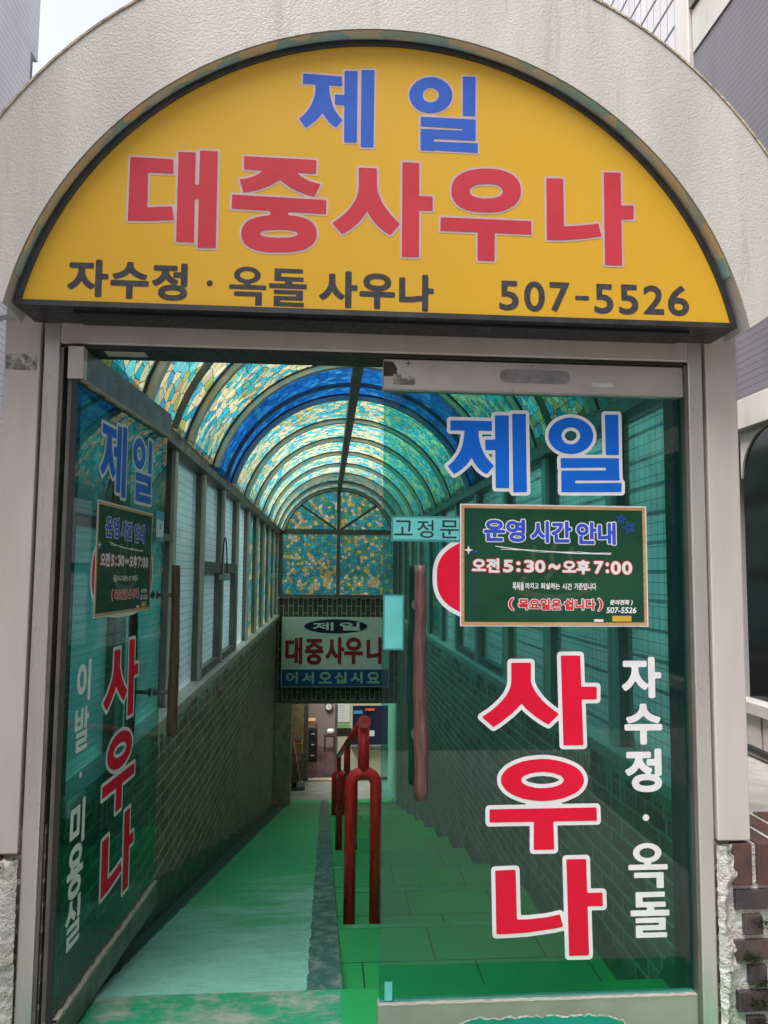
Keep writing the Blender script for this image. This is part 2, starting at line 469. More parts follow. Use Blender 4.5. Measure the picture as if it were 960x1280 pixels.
def stroke(pts, w):
    """open polyline -> thin closed polygon"""
    P = [Vector(p) for p in pts]
    L_, R_ = [], []
    for i, p in enumerate(P):
        t = (P[min(i + 1, len(P) - 1)] - P[max(i - 1, 0)]).normalized()
        n = Vector((-t.y, t.x)) * w / 2
        L_.append(tuple(p + n)); R_.append(tuple(p - n))
    return L_ + R_[::-1]
GLYPHS = {
 'sign_je': ([[(-245,2699),(-136,2696),(-135,2668),(-246,2669)],[(-210,2672),(-210,2653),(-212,2635),(-217,2619),(-223,2604),(-232,2589),(-242,2576),(-255,2565),(-236,2540),(-228,2545),(-221,2551),(-214,2557),(-207,2563),(-201,2570),(-195,2578),(-189,2587),(-185,2579),(-180,2572),(-175,2565),(-170,2559),(-164,2554),(-158,2549),(-151,2545),(-133,2568),(-143,2579),(-152,2592),(-159,2605),(-164,2620),(-168,2636),(-171,2653),(-172,2670)],[(-129,2714),(-92,2715),(-92,2504),(-128,2503)],[(-155,2642),(-126,2642),(-127,2612),(-155,2612)],[(-81,2719),(-44,2721),(-45,2492),(-81,2491)]],[]),
 'sign_il': ([[(179,2659),(178,2651),(176,2643),(172,2635),(167,2627),(161,2620),(153,2614),(145,2610),(136,2606),(127,2603),(117,2602),(107,2602),(98,2604),(89,2606),(81,2610),(74,2615),(67,2621),(62,2628),(59,2636),(56,2644),(55,2652),(56,2661),(58,2669),(62,2677),(67,2684),(73,2691),(81,2697),(89,2702),(98,2706),(107,2708),(117,2710),(126,2710),(136,2708),(145,2705),(153,2701),(160,2696),(167,2690),(172,2683),(176,2676),(178,2668)],[(209,2717),(246,2718),(245,2600),(209,2600)],[(88,2590),(246,2590),(246,2560),(88,2562)],[(209,2572),(246,2574),(246,2527),(209,2527)],[(88,2554),(246,2556),(246,2527),(88,2526)],[(88,2540),(126,2542),(126,2491),(88,2491)],[(88,2540),(126,2542),(126,2491),(88,2491)],[(106,2518),(252,2520),(252,2491),(106,2493)]],[[(140,2657),(140,2654),(139,2650),(137,2647),(136,2644),(133,2641),(130,2639),(127,2637),(124,2635),(121,2634),(117,2634),(113,2634),(110,2634),(107,2636),(103,2637),(101,2639),(98,2642),(96,2645),(95,2648),(94,2651),(94,2654),(94,2658),(95,2661),(96,2665),(98,2668),(101,2670),(103,2673),(106,2675),(110,2676),(113,2677),(117,2678),(120,2678),(124,2677),(127,2676),(130,2674),(133,2672),(135,2670),(137,2667),(139,2664),(140,2661)]]),
 'sign_dae': ([[(-712,2430),(-596,2429),(-595,2388),(-663,2388),(-662,2289),(-596,2295),(-589,2257),(-606,2255),(-623,2254),(-640,2252),(-658,2251),(-676,2250),(-694,2250),(-713,2249)],[(-583,2451),(-536,2452),(-534,2195),(-582,2195)],[(-537,2359),(-521,2360),(-521,2320),(-537,2320)],[(-525,2458),(-476,2458),(-475,2182),(-524,2181)]],[]),
 'sign_jung': ([[(-404,2448),(-204,2447),(-205,2407),(-404,2410)],[(-349,2413),(-355,2406),(-362,2400),(-371,2394),(-380,2390),(-391,2386),(-402,2383),(-415,2381),(-404,2344),(-389,2346),(-374,2350),(-359,2355),(-345,2361),(-331,2367),(-318,2376),(-304,2385),(-293,2376),(-281,2368),(-268,2360),(-255,2354),(-240,2349),(-225,2344),(-208,2341),(-192,2377),(-205,2380),(-216,2383),(-227,2387),(-237,2392),(-246,2397),(-254,2404),(-262,2411)],[(-434,2336),(-175,2332),(-175,2292),(-435,2296)],[(-329,2305),(-279,2304),(-280,2273),(-329,2274)],[(-200,2234),(-201,2222),(-204,2213),(-209,2206),(-216,2199),(-225,2193),(-235,2188),(-248,2184),(-263,2181),(-280,2178),(-303,2177),(-326,2176),(-343,2177),(-358,2179),(-370,2182),(-381,2186),(-390,2192),(-397,2198),(-402,2205),(-405,2213),(-407,2225),(-406,2237),(-403,2246),(-398,2254),(-392,2261),(-383,2267),(-372,2272),(-360,2276),(-345,2279),(-328,2282),(-305,2283),(-281,2284),(-264,2283),(-250,2281),(-237,2278),(-226,2274),(-217,2268),(-210,2262),(-205,2255),(-201,2246)]],[[(-252,2232),(-253,2230),(-254,2228),(-257,2226),(-261,2224),(-265,2223),(-271,2221),(-278,2220),(-285,2219),(-293,2219),(-304,2218),(-314,2218),(-322,2218),(-330,2218),(-336,2219),(-342,2220),(-347,2221),(-350,2222),(-353,2223),(-355,2225),(-355,2228),(-355,2230),(-353,2232),(-351,2234),(-347,2235),(-342,2237),(-337,2238),(-330,2239),(-323,2240),(-314,2241),(-304,2242),(-294,2242),(-286,2242),(-278,2242),(-272,2241),(-266,2240),(-261,2239),(-257,2238),(-254,2236),(-253,2234)]]),
 'sign_sa': ([[(-86,2431),(-35,2431),(-34,2377),(-31,2361),(-25,2346),(-18,2330),(-8,2316),(3,2301),(16,2287),(31,2273),(5,2239),(-6,2245),(-16,2252),(-26,2260),(-36,2270),(-45,2280),(-53,2292),(-61,2305),(-69,2293),(-77,2282),(-86,2271),(-96,2261),(-106,2252),(-118,2244),(-130,2236),(-158,2267),(-139,2281),(-122,2296),(-109,2312),(-99,2327),(-91,2343),(-87,2359),(-85,2375)],[(37,2453),(85,2453),(85,2179),(37,2178)],[(81,2356),(123,2356),(123,2315),(82,2314)]],[]),
 'sign_u': ([[(376,2386),(375,2373),(371,2362),(366,2353),(359,2344),(349,2337),(338,2331),(326,2325),(311,2321),(295,2318),(275,2317),(255,2317),(239,2318),(225,2321),(212,2325),(201,2330),(192,2337),(185,2345),(180,2353),(177,2364),(176,2376),(177,2389),(180,2400),(185,2409),(192,2418),(201,2425),(212,2432),(225,2437),(239,2441),(256,2444),(275,2446),(296,2446),(312,2445),(326,2442),(339,2438),(350,2433),(359,2426),(366,2418),(372,2409),(375,2399)],[(146,2297),(405,2297),(405,2258),(145,2258)],[(251,2267),(300,2266),(299,2176),(251,2176)]],[[(323,2381),(323,2377),(321,2374),(319,2370),(315,2367),(311,2365),(306,2363),(300,2361),(293,2359),(285,2358),(276,2358),(266,2357),(259,2358),(252,2359),(246,2360),(241,2362),(237,2364),(233,2366),(231,2369),(229,2373),(229,2377),(229,2381),(231,2385),(233,2388),(237,2391),(241,2394),(246,2396),(252,2398),(259,2399),(267,2400),(276,2401),(285,2401),(293,2401),(300,2400),(306,2399),(311,2397),(315,2395),(319,2392),(321,2389),(323,2386)]]),
 'sign_na': ([[(450,2426),(499,2427),(500,2286),(515,2287),(530,2288),(544,2290),(558,2292),(572,2294),(586,2296),(600,2299),(609,2262),(587,2258),(565,2254),(542,2251),(519,2248),(496,2246),(473,2245),(450,2244)],[(618,2452),(668,2453),(668,2178),(618,2178)],[(664,2355),(705,2357),(704,2316),(664,2314)]],[]),
 'door_je': ([[(204,1757),(330,1757),(330,1727),(204,1726)],[(247,1730),(245,1709),(242,1690),(237,1672),(230,1657),(220,1642),(209,1629),(196,1618),(215,1594),(225,1600),(235,1607),(243,1614),(251,1621),(258,1629),(263,1637),(268,1645),(273,1635),(278,1627),(284,1619),(290,1612),(297,1606),(305,1600),(314,1596),(336,1622),(324,1634),(313,1647),(305,1661),(298,1677),(293,1693),(290,1711),(289,1729)],[(339,1775),(382,1776),(382,1555),(341,1555)],[(309,1700),(341,1701),(341,1669),(310,1668)],[(392,1781),(434,1782),(436,1544),(394,1543)]],[]),
 'door_il': ([[(642,1719),(641,1711),(639,1702),(634,1694),(628,1686),(621,1679),(613,1674),(603,1669),(593,1665),(583,1663),(572,1662),(561,1663),(550,1664),(540,1668),(531,1672),(523,1677),(516,1684),(510,1691),(506,1699),(503,1708),(503,1716),(504,1725),(506,1734),(511,1742),(516,1749),(523,1756),(532,1762),(541,1767),(551,1770),(562,1773),(573,1774),(584,1773),(595,1771),(605,1768),(614,1764),(622,1758),(629,1752),(635,1745),(639,1737),(641,1728)],[(679,1785),(721,1786),(721,1662),(680,1661)],[(540,1649),(721,1652),(721,1624),(540,1619)],[(680,1637),(721,1638),(720,1584),(679,1584)],[(542,1611),(721,1615),(722,1584),(541,1581)],[(542,1602),(584,1602),(583,1546),(541,1546)],[(570,1573),(728,1577),(727,1549),(570,1546)]],[[(601,1718),(601,1714),(600,1710),(598,1707),(595,1703),(592,1700),(589,1697),(585,1695),(581,1693),(577,1692),(572,1692),(567,1692),(563,1693),(559,1694),(555,1696),(552,1699),(549,1702),(546,1705),(545,1709),(544,1713),(543,1717),(544,1721),(545,1725),(547,1729),(549,1732),(552,1736),(556,1738),(559,1741),(564,1742),(568,1743),(573,1744),(577,1743),(582,1743),(586,1741),(590,1739),(593,1737),(596,1734),(598,1730),(600,1726),(601,1722)]]),
 'door_sa': ([[(385,1039),(444,1039),(444,983),(449,970),(456,957),(465,944),(477,930),(491,917),(508,904),(527,890),(495,860),(480,868),(466,877),(453,886),(442,895),(432,903),(423,912),(416,921),(407,912),(397,902),(386,892),(374,883),(361,873),(347,863),(332,854),(297,883),(320,897),(339,912),(355,927),(368,942),(377,957),(383,972),(385,988)],[(534,1060),(593,1060),(599,800),(539,800)],[(590,969),(642,969),(641,932),(589,932)]],[]),
 'door_u': ([[(600,700),(598,691),(594,682),(586,673),(576,665),(563,659),(548,653),(531,648),(513,645),(495,643),(475,642),(456,643),(437,646),(419,649),(403,655),(388,661),(376,668),(366,676),(359,685),(354,694),(353,703),(354,713),(359,722),(366,730),(376,738),(389,745),(404,751),(420,756),(438,759),(457,761),(476,762),(496,761),(515,758),(533,754),(549,749),(564,743),(577,736),(587,728),(594,719),(598,710)],[(319,621),(636,622),(637,584),(319,584)],[(449,593),(507,592),(509,505),(448,505)]],[[(539,701),(538,697),(536,694),(532,691),(527,688),(520,685),(513,683),(504,681),(495,680),(485,679),(476,679),(466,679),(456,680),(447,682),(439,684),(431,686),(425,689),(420,692),(416,695),(414,699),(413,703),(414,706),(416,710),(420,713),(425,716),(432,718),(439,721),(448,722),(457,724),(466,724),(476,725),(486,724),(495,723),(505,722),(513,720),(520,717),(527,715),(532,712),(536,708),(538,705)]]),
 'door_na': ([[(335,450),(395,451),(398,313),(417,313),(435,313),(453,315),(471,316),(488,318),(506,321),(523,325),(533,290),(506,285),(479,282),(452,279),(424,276),(396,275),(367,274),(338,274)],[(544,477),(603,477),(608,209),(549,209)],[(601,382),(650,382),(651,344),(601,345)]],[]),
}

# ------------------------------------------------------------------ materials
M = {}
M['white_sheet'] = worn('embossed_white_sheet', (0.56, 0.535, 0.495), (0.46, 0.435, 0.395), 2.4, (1.6, 1, 0.4), 0.36, lo=0.38, hi=0.68, c3=(0.30, 0.26, 0.21), s3=4, st3=(4.5, 1, 0.45), lo3=0.56, hi3=0.85, bump=0.42, bscale=140, bdist=0.004)
M['frame'] = worn('aged_aluminium', (0.62, 0.57, 0.55), (0.53, 0.475, 0.455), 4, (2, 2, 0.3), 0.45, 0.1, 0.35, 0.75, c3=(0.17, 0.13, 0.11), s3=30, lo3=0.73, hi3=0.82, bump=0.06)
M['frame_in'] = worn('brushed_inner_post', (0.58, 0.55, 0.54), (0.52, 0.485, 0.47), 2, (3, 3, 0.4), 0.34, 0.45, 0.35, 0.7, bump=0.05)
M['dark'] = plain('dark_gasket', (0.022, 0.022, 0.024), 0.5)
M['bronze'] = worn('dark_bronze_bar', (0.17, 0.155, 0.14), (0.12, 0.112, 0.10), 8, (1, 1, 1), 0.45, 0.3)
M['rib'] = worn('grey_painted_rib', (0.62, 0.60, 0.53), (0.5, 0.48, 0.42), 7, (1, 1, 1), 0.4, 0.2, c3=(0.2, 0.16, 0.12), s3=14, lo3=0.66, hi3=0.8)
M['mullion'] = worn('grey_brown_mullion', (0.58, 0.50, 0.47), (0.46, 0.395, 0.37), 6, (3, 3, 0.4), 0.45, 0.2, c3=(0.08, 0.07, 0.06), s3=26, lo3=0.7, hi3=0.8)
M['sign_black'] = worn('black_sign_trim', (0.018, 0.018, 0.02), (0.035, 0.035, 0.036), 18, (1, 1, 1), 0.42, c3=(0.15, 0.15, 0.15), s3=70, lo3=0.74, hi3=0.8)
M['yellow'] = worn('yellow_sign_face', (0.64, 0.365, 0.028), (0.59, 0.335, 0.026), 1.6, (1, 1, 1), 0.5, spec=0.2, lo=0.3, hi=0.75, c3=(0.45, 0.25, 0.05), s3=120, lo3=0.8, hi3=0.86, bump=0.02)
M['sign_blue'] = plain('faded_blue_vinyl', (0.03, 0.11, 0.50), 0.55, spec=0.2, var=0.1, scale=12)
M['sign_red'] = worn('faded_red_vinyl', (0.52, 0.04, 0.062), (0.47, 0.034, 0.052), 5, rough=0.55, spec=0.2, c3=(0.6, 0.3, 0.3), s3=60, lo3=0.76, hi3=0.8, bump=0.03)
M['sign_edge'] = worn('pinkish_grey_outline', (0.52, 0.38, 0.36), (0.45, 0.33, 0.31), 30, rough=0.5)
M['sign_dark'] = worn('weathered_dark_vinyl', (0.04, 0.04, 0.045), (0.065, 0.065, 0.07), 60, rough=0.6, spec=0.15, c3=(0.12, 0.11, 0.1), s3=240, lo3=0.66, hi3=0.74)
M['v_blue'] = worn('bright_blue_vinyl', (0.010, 0.155, 0.72), (0.008, 0.135, 0.64), 6, rough=0.5, spec=0.12, bump=0.03)
M['v_red'] = worn('bright_red_vinyl', (0.74, 0.011, 0.045), (0.66, 0.009, 0.036), 6, rough=0.5, spec=0.12, bump=0.03)
M['v_white'] = worn('white_vinyl', (0.78, 0.78, 0.80), (0.70, 0.70, 0.72), 14, rough=0.5, spec=0.12, c3=(0.42, 0.41, 0.4), s3=55, lo3=0.71, hi3=0.78, bump=0.03)
M['v_black'] = plain('black_print', (0.02, 0.025, 0.03), 0.45)
M['board_green'] = worn('chalkboard_green_print', (0.012, 0.055, 0.030), (0.020, 0.09, 0.05), 4.5, rough=0.5, spec=0.12, lo=0.35, hi=0.7, bump=0.02)
M['board_wood'] = worn('printed_wood_edge', (0.46, 0.25, 0.11), (0.60, 0.36, 0.18), 14, (0.4, 1, 5), 0.4)
M['board_motif'] = plain('faint_olive_print', (0.035, 0.085, 0.04), 0.4)
M['p_blue'] = plain('poster_blue_ink', (0.045, 0.10, 0.60), 0.5, spec=0.1)
M['p_red'] = plain('poster_red_ink', (0.68, 0.03, 0.035), 0.5, spec=0.1)
M['p_yellow'] = plain('poster_yellow_ink', (0.66, 0.42, 0.05), 0.4)
M['teal_sticker'] = worn('aqua_sticker', (0.14, 0.60, 0.58), (0.11, 0.52, 0.50), 12, rough=0.45, bump=0.03)
M['teal_dark'] = plain('aqua_sticker_rim', (0.05, 0.26, 0.26), 0.5)
M['sky_sticker'] = plain('sky_blue_sticker', (0.04, 0.36, 0.66), 0.4)
M['wood'] = None
M['red_paint'] = worn('red_enamel', (0.84, 0.035, 0.040), (0.76, 0.028, 0.032), 4, rough=0.25, c3=(0.16, 0.02, 0.018), s3=60, lo3=0.77, hi3=0.80, bump=0.03, bscale=25, rvar=0.06)
M['steel'] = worn('stainless_rail', (0.55, 0.505, 0.485), (0.47, 0.43, 0.41), 4, (1.5, 2, 2), 0.4, 0.25, c3=(0.2, 0.16, 0.14), s3=32, lo3=0.72, hi3=0.79, bump=0.05)
M['steel_dark'] = worn('dull_door_rail', (0.14, 0.145, 0.14), (0.10, 0.105, 0.10), 6, (1, 1, 1), 0.4, 0.3)
M['sealant'] = plain('old_grey_sealant', (0.40, 0.36, 0.31), 0.7)
M['plaster'] = worn('rough_white_plaster', (0.66, 0.63, 0.60), (0.50, 0.47, 0.44), 18, rough=0.85, c3=(0.09, 0.085, 0.075), s3=26, lo3=0.62, hi3=0.68, bump=0.9, bscale=40, bdist=0.02)
M['concrete'] = worn('pale_concrete', (0.30, 0.29, 0.27), (0.22, 0.21, 0.195), 6, rough=0.85, c3=(0.2, 0.19, 0.17), s3=22, lo3=0.66, hi3=0.74, bump=0.5, bscale=70, bdist=0.008)
M['asphalt'] = worn('asphalt', (0.055, 0.055, 0.055), (0.04, 0.04, 0.04), 3, rough=0.9, c3=(0.1, 0.1, 0.1), s3=160, lo3=0.66, hi3=0.72, bump=0.6, bscale=150, bdist=0.004)
M['paving'] = worn('grey_paving', (0.45, 0.43, 0.41), (0.36, 0.345, 0.33), 4, rough=0.85, bump=0.4)
M['cement'] = worn('rough_tan_cement', (0.50, 0.41, 0.29), (0.34, 0.28, 0.205), 9, rough=0.9, bump=0.9, bscale=45, bdist=0.015)
M['cream'] = worn('cream_wall', (0.58, 0.58, 0.44), (0.52, 0.52, 0.39), 4, rough=0.6, bump=0.1)
M['pinkwall'] = worn('dull_room_wall', (0.28, 0.23, 0.205), (0.24, 0.2, 0.175), 3, rough=0.7)
M['maroon'] = worn('maroon_floor', (0.06, 0.028, 0.03), (0.045, 0.022, 0.025), 5, rough=0.35)
M['grey_floor'] = worn('grey_green_floor', (0.24, 0.26, 0.23), (0.17, 0.19, 0.17), 4, rough=0.6, bump=0.2)
M['card'] = plain('brown_cardboard', (0.40, 0.22, 0.08), 0.8)
M['navy'] = plain('navy_print', (0.012, 0.014, 0.05), 0.4)
M['back_white'] = worn('pale_sign_face', (0.74, 0.78, 0.75), (0.66, 0.71, 0.68), 3, rough=0.4)
M['back_blue'] = plain('blue_sign_band', (0.012, 0.09, 0.28), 0.4)
M['back_red'] = plain('dark_red_print', (0.36, 0.02, 0.03), 0.4)
M['moss'] = worn('moss', (0.045, 0.06, 0.012), (0.02, 0.028, 0.008), 40, rough=0.95, bump=1.0, bscale=120, bdist=0.02)
M['paint_teal'] = worn('teal_paint', (0.015, 0.30, 0.24), (0.02, 0.24, 0.19), 9, rough=0.4, bump=0.3)
M['drip'] = worn('pale_teal_drip', (0.45, 0.62, 0.56), (0.34, 0.48, 0.43), 14, (1, 1, 0.3), rough=0.5, bump=0.3)
M['tape'] = worn('torn_silver_tape', (0.55, 0.55, 0.53), (0.16, 0.15, 0.13), 28, rough=0.45, lo=0.42, hi=0.55)
M['plastic'] = plain('grey_plastic', (0.4, 0.42, 0.42), 0.5)
M['paper'] = plain('white_paper', (0.72, 0.73, 0.70), 0.6)
M['paper_green'] = plain('green_paper', (0.22, 0.45, 0.18), 0.6)
M['cab_steel'] = plain('dark_cabinet_steel', (0.03, 0.032, 0.036), 0.4)
M['rail_foot'] = worn('dull_kick_rail', (0.40, 0.355, 0.345), (0.33, 0.29, 0.28), 4, (1.5, 2, 2), 0.45, 0.2, c3=(0.16, 0.13, 0.12), s3=32, lo3=0.7, hi3=0.79, bump=0.05)
M['cable'] = plain('black_cable', (0.012, 0.012, 0.012), 0.5)

def wood_mat():
    m, N, L, out = new_mat('reddish_wood')
    v = texco(N, L, 'Object', (16, 16, 1.1))
    f = noise(N, L, v, 5, 8, 0.65, 1.2)
    col = ramp(N, L, f, [(0.3, (0.05, 0.020, 0.017)), (0.5, (0.115, 0.052, 0.044)), (0.66, (0.20, 0.115, 0.10))])
    bsdf(N, L, out, col, 0.55, 0, f, 0.35, 0.004)
    return m
M['wood'] = wood_mat()

def door_glass():
    m, N, L, out = new_mat('green_tinted_door_glass')
    tr = N.new('ShaderNodeBsdfTransparent')
    dirt = noise(N, L, texco(N, L, 'Object', (1, 1, 0.5)), 2.2, 5)
    c = ramp(N, L, dirt, [(0.3, (0.42, 0.80, 0.76)), (0.7, (0.45, 0.84, 0.795))])
    L.new(c, tr.inputs['Color'])
    df = N.new('ShaderNodeBsdfDiffuse')
    df.inputs['Color'].default_value = (0.18, 0.34, 0.32, 1)
    m0 = N.new('ShaderNodeMixShader')
    dm = ramp(N, L, noise(N, L, texco(N, L, 'Object', (2, 2, 0.6)), 3.5, 7, 0.7), [(0.32, 0.006), (0.8, 0.045)])
    L.new(dm, m0.inputs[0])
    L.new(tr.outputs[0], m0.inputs[1]); L.new(df.outputs[0], m0.inputs[2])
    gl = N.new('ShaderNodeBsdfGlossy')
    gl.inputs['Roughness'].default_value = 0.0
    fr = N.new('ShaderNodeFresnel')
    fr.inputs['IOR'].default_value = 1.5
    ge = N.new('ShaderNodeNewGeometry')
    inv = mathn(N, L, 'SUBTRACT', 1.0, ge.outputs['Backfacing'])
    fac = mathn(N, L, 'MULTIPLY', fr.outputs[0], inv)
    ms = N.new('ShaderNodeMixShader')
    L.new(fac, ms.inputs[0])
    L.new(m0.outputs[0], ms.inputs[1]); L.new(gl.outputs[0], ms.inputs[2])
    L.new(ms.outputs[0], out.inputs['Surface'])
    return m
M['glass'] = door_glass()

def dark_window():
    m, N, L, out = new_mat('dark_window_glass')
    sp = ramp(N, L, noise(N, L, texco(N, L), 60, 3, 0.8), [(0.76, 0.0), (0.8, 1.0)])
    col = mixc(N, L, sp, (0.006, 0.007, 0.008), (0.3, 0.3, 0.3))
    bsdf(N, L, out, col, 0.12, 0)
    return m
M['black_glass'] = dark_window()

def stained(name, stops, scale=15, trans=0.5, warp=0.02, gain=1.0, line=(0.006, 0.02), dim=1.0):
    """coloured cell film: Voronoi cells with dark leading, lit by whatever stands behind it"""
    m, N, L, out = new_mat(name)
    uv = texco(N, L, 'UV')
    nz = N.new('ShaderNodeTexNoise'); nz.inputs['Scale'].default_value = 9; nz.inputs['Detail'].default_value = 1
    L.new(uv, nz.inputs['Vector'])
    ad = N.new('ShaderNodeVectorMath'); ad.operation = 'SCALE'
    L.new(nz.outputs['Color'], ad.inputs[0]); ad.inputs['Scale'].default_value = warp
    av = N.new('ShaderNodeVectorMath'); av.operation = 'ADD'
    L.new(uv, av.inputs[0]); L.new(ad.outputs[0], av.inputs[1])
    vs = []
    for feat in ('F1', 'DISTANCE_TO_EDGE'):
        vn = N.new('ShaderNodeTexVoronoi'); vn.voronoi_dimensions = '2D'; vn.feature = feat
        vn.inputs['Scale'].default_value = scale
        vn.inputs['Randomness'].default_value = 0.9
        L.new(av.outputs[0], vn.inputs['Vector']); vs.append(vn)
    sep = N.new('ShaderNodeSeparateColor')
    L.new(vs[0].outputs['Color'], sep.inputs[0])
    col = ramp(N, L, sep.outputs[0], stops, True)
    hsv = N.new('ShaderNodeHueSaturation')
    L.new(col, hsv.inputs['Color'])
    val = ramp(N, L, sep.outputs[1], [(0, 0.75 * gain), (1, 1.15 * gain)])
    L.new(val, hsv.inputs['Value'])
    st = noise(N, L, texco(N, L, 'UV', (60, 60, 1)), 1.2, 4, 0.7, 1.5)
    stc = ramp(N, L, st, [(0.38, 0.6), (0.6, 1.05)])
    c2 = mixc(N, L, 1.0, hsv.outputs[0], stc, 'MULTIPLY')
    ln = ramp(N, L, mathn(N, L, 'DIVIDE', vs[1].outputs['Distance'], scale), [(0.0, 0.02), (0.0018, 0.05), (0.0034, 1.0)])
    c3 = mixc(N, L, 1.0, c2, ln, 'MULTIPLY')
    # broad grime
    gr = ramp(N, L, noise(N, L, uv, 2.3, 5), [(0.3, 0.78 * dim), (0.65, 1.0 * dim)])
    c4 = mixc(N, L, 1.0, c3, gr, 'MULTIPLY')
    tl = N.new('ShaderNodeBsdfTranslucent'); L.new(c4, tl.inputs['Color'])
    tr = N.new('ShaderNodeBsdfTransparent'); L.new(c4, tr.inputs['Color'])
    df = N.new('ShaderNodeBsdfDiffuse'); L.new(c4, df.inputs['Color'])
    m1 = N.new('ShaderNodeMixShader'); m1.inputs[0].default_value = trans
    L.new(tl.outputs[0], m1.inputs[1]); L.new(tr.outputs[0], m1.inputs[2])
    m2 = N.new('ShaderNodeMixShader'); m2.inputs[0].default_value = 0.05
    L.new(m1.outputs[0], m2.inputs[1]); L.new(df.outputs[0], m2.inputs[2])
    gl = N.new('ShaderNodeBsdfGlossy'); gl.inputs['Roughness'].default_value = 0.25
    m3 = N.new('ShaderNodeMixShader'); m3.inputs[0].default_value = 0.03
    L.new(m2.outputs[0], m3.inputs[1]); L.new(gl.outputs[0], m3.inputs[2])
    L.new(m3.outputs[0], out.inputs['Surface'])
    return m
CREAM, TURQ, AQUA, SKYB, OLIVE, TAN = (0.88, 0.86, 0.52), (0.05, 0.62, 0.70), (0.22, 0.78, 0.78), (0.10, 0.48, 0.74), (0.50, 0.60, 0.18), (0.78, 0.62, 0.26)
M['film'] = stained('turquoise_cream_film', [(0.0, CREAM), (0.34, TURQ), (0.60, AQUA), (0.74, SKYB), (0.82, OLIVE), (0.88, CREAM)], 20)
M['film_warm'] = stained('yellow_turquoise_film', [(0.0, CREAM), (0.30, TURQ), (0.5, TAN), (0.62, AQUA), (0.78, OLIVE), (0.88, SKYB)], 16)
M['film_blue'] = stained('deep_blue_film', [(0.0, (0.015, 0.16, 0.55)), (0.4, (0.02, 0.24, 0.66)), (0.7, (0.01, 0.12, 0.46)), (0.9, (0.04, 0.30, 0.66))], 18)
M['film_mix'] = stained('blue_yellow_film', [(0.0, (0.05, 0.42, 0.54)), (0.28, (0.74, 0.66, 0.22)), (0.48, (0.08, 0.56, 0.60)), (0.66, (0.16, 0.46, 0.20)), (0.80, (0.82, 0.80, 0.6)), (0.9, (0.10, 0.46, 0.42))], 19, trans=0.4)

def frosted(name, pu, pv, wu, wv, tint=(0.74, 0.93, 0.91), clear=0.35):
    """milky window film with fine printed lines: pitch in metres along depth (pu) and height (pv)"""
    m, N, L, out = new_mat(name)
    uv = N.new('ShaderNodeTexCoord').outputs['UV']
    sp = N.new('ShaderNodeSeparateXYZ'); L.new(uv, sp.inputs[0])
    mask = None
    for sock, pt, w in ((sp.outputs[0], pu, wu), (sp.outputs[1], pv, wv)):
        if not pt:
            continue
        fr = mathn(N, L, 'FRACT', mathn(N, L, 'DIVIDE', sock, pt))
        k = mathn(N, L, 'GREATER_THAN', fr, w / pt)
        mask = k if mask is None else mathn(N, L, 'MULTIPLY', mask, k)
    g = ramp(N, L, noise(N, L, uv, 1.6, 5), [(0.3, 0.72), (0.7, 1.0)])
    col = mixc(N, L, 1.0, (tint[0], tint[1], tint[2]), g, 'MULTIPLY')
    lf = mathn(N, L, 'ADD', mathn(N, L, 'MULTIPLY', mask, 0.55), 0.45)
    col = mixc(N, L, 1.0, col, lf, 'MULTIPLY')
    tl = N.new('ShaderNodeBsdfTranslucent'); L.new(col, tl.inputs['Color'])
    tr = N.new('ShaderNodeBsdfTransparent'); L.new(col, tr.inputs['Color'])
    m1 = N.new('ShaderNodeMixShader'); m1.inputs[0].default_value = clear
    L.new(tl.outputs[0], m1.inputs[1]); L.new(tr.outputs[0], m1.inputs[2])
    gl = N.new('ShaderNodeBsdfGlossy'); gl.inputs['Roughness'].default_value = 0.05
    fz = N.new('ShaderNodeLayerWeight'); fz.inputs['Blend'].default_value = 0.35
    m2 = N.new('ShaderNodeMixShader')
    L.new(mathn(N, L, 'MULTIPLY', fz.outputs['Facing'], 0.34), m2.inputs[0])
    L.new(m1.outputs[0], m2.inputs[1]); L.new(gl.outputs[0], m2.inputs[2])
    L.new(m2.outputs[0], out.inputs['Surface'])
    return m
M['pane_lines'] = frosted('frosted_pane_with_fine_lines', 0, 0.042, 0, 0.0030, (0.58, 0.96, 0.93), 0.24)
M['pane_dark'] = frosted('dark_reflection_pane', 0, 0.30, 0, 0.004, (0.10, 0.24, 0.25), 0.3)  # dark reflection put into the pane tint
M['pane_grid'] = frosted('frosted_pane_with_fine_grid', 0.048, 0.042, 0.0035, 0.0035, (0.86, 1.0, 0.98), 0.55)

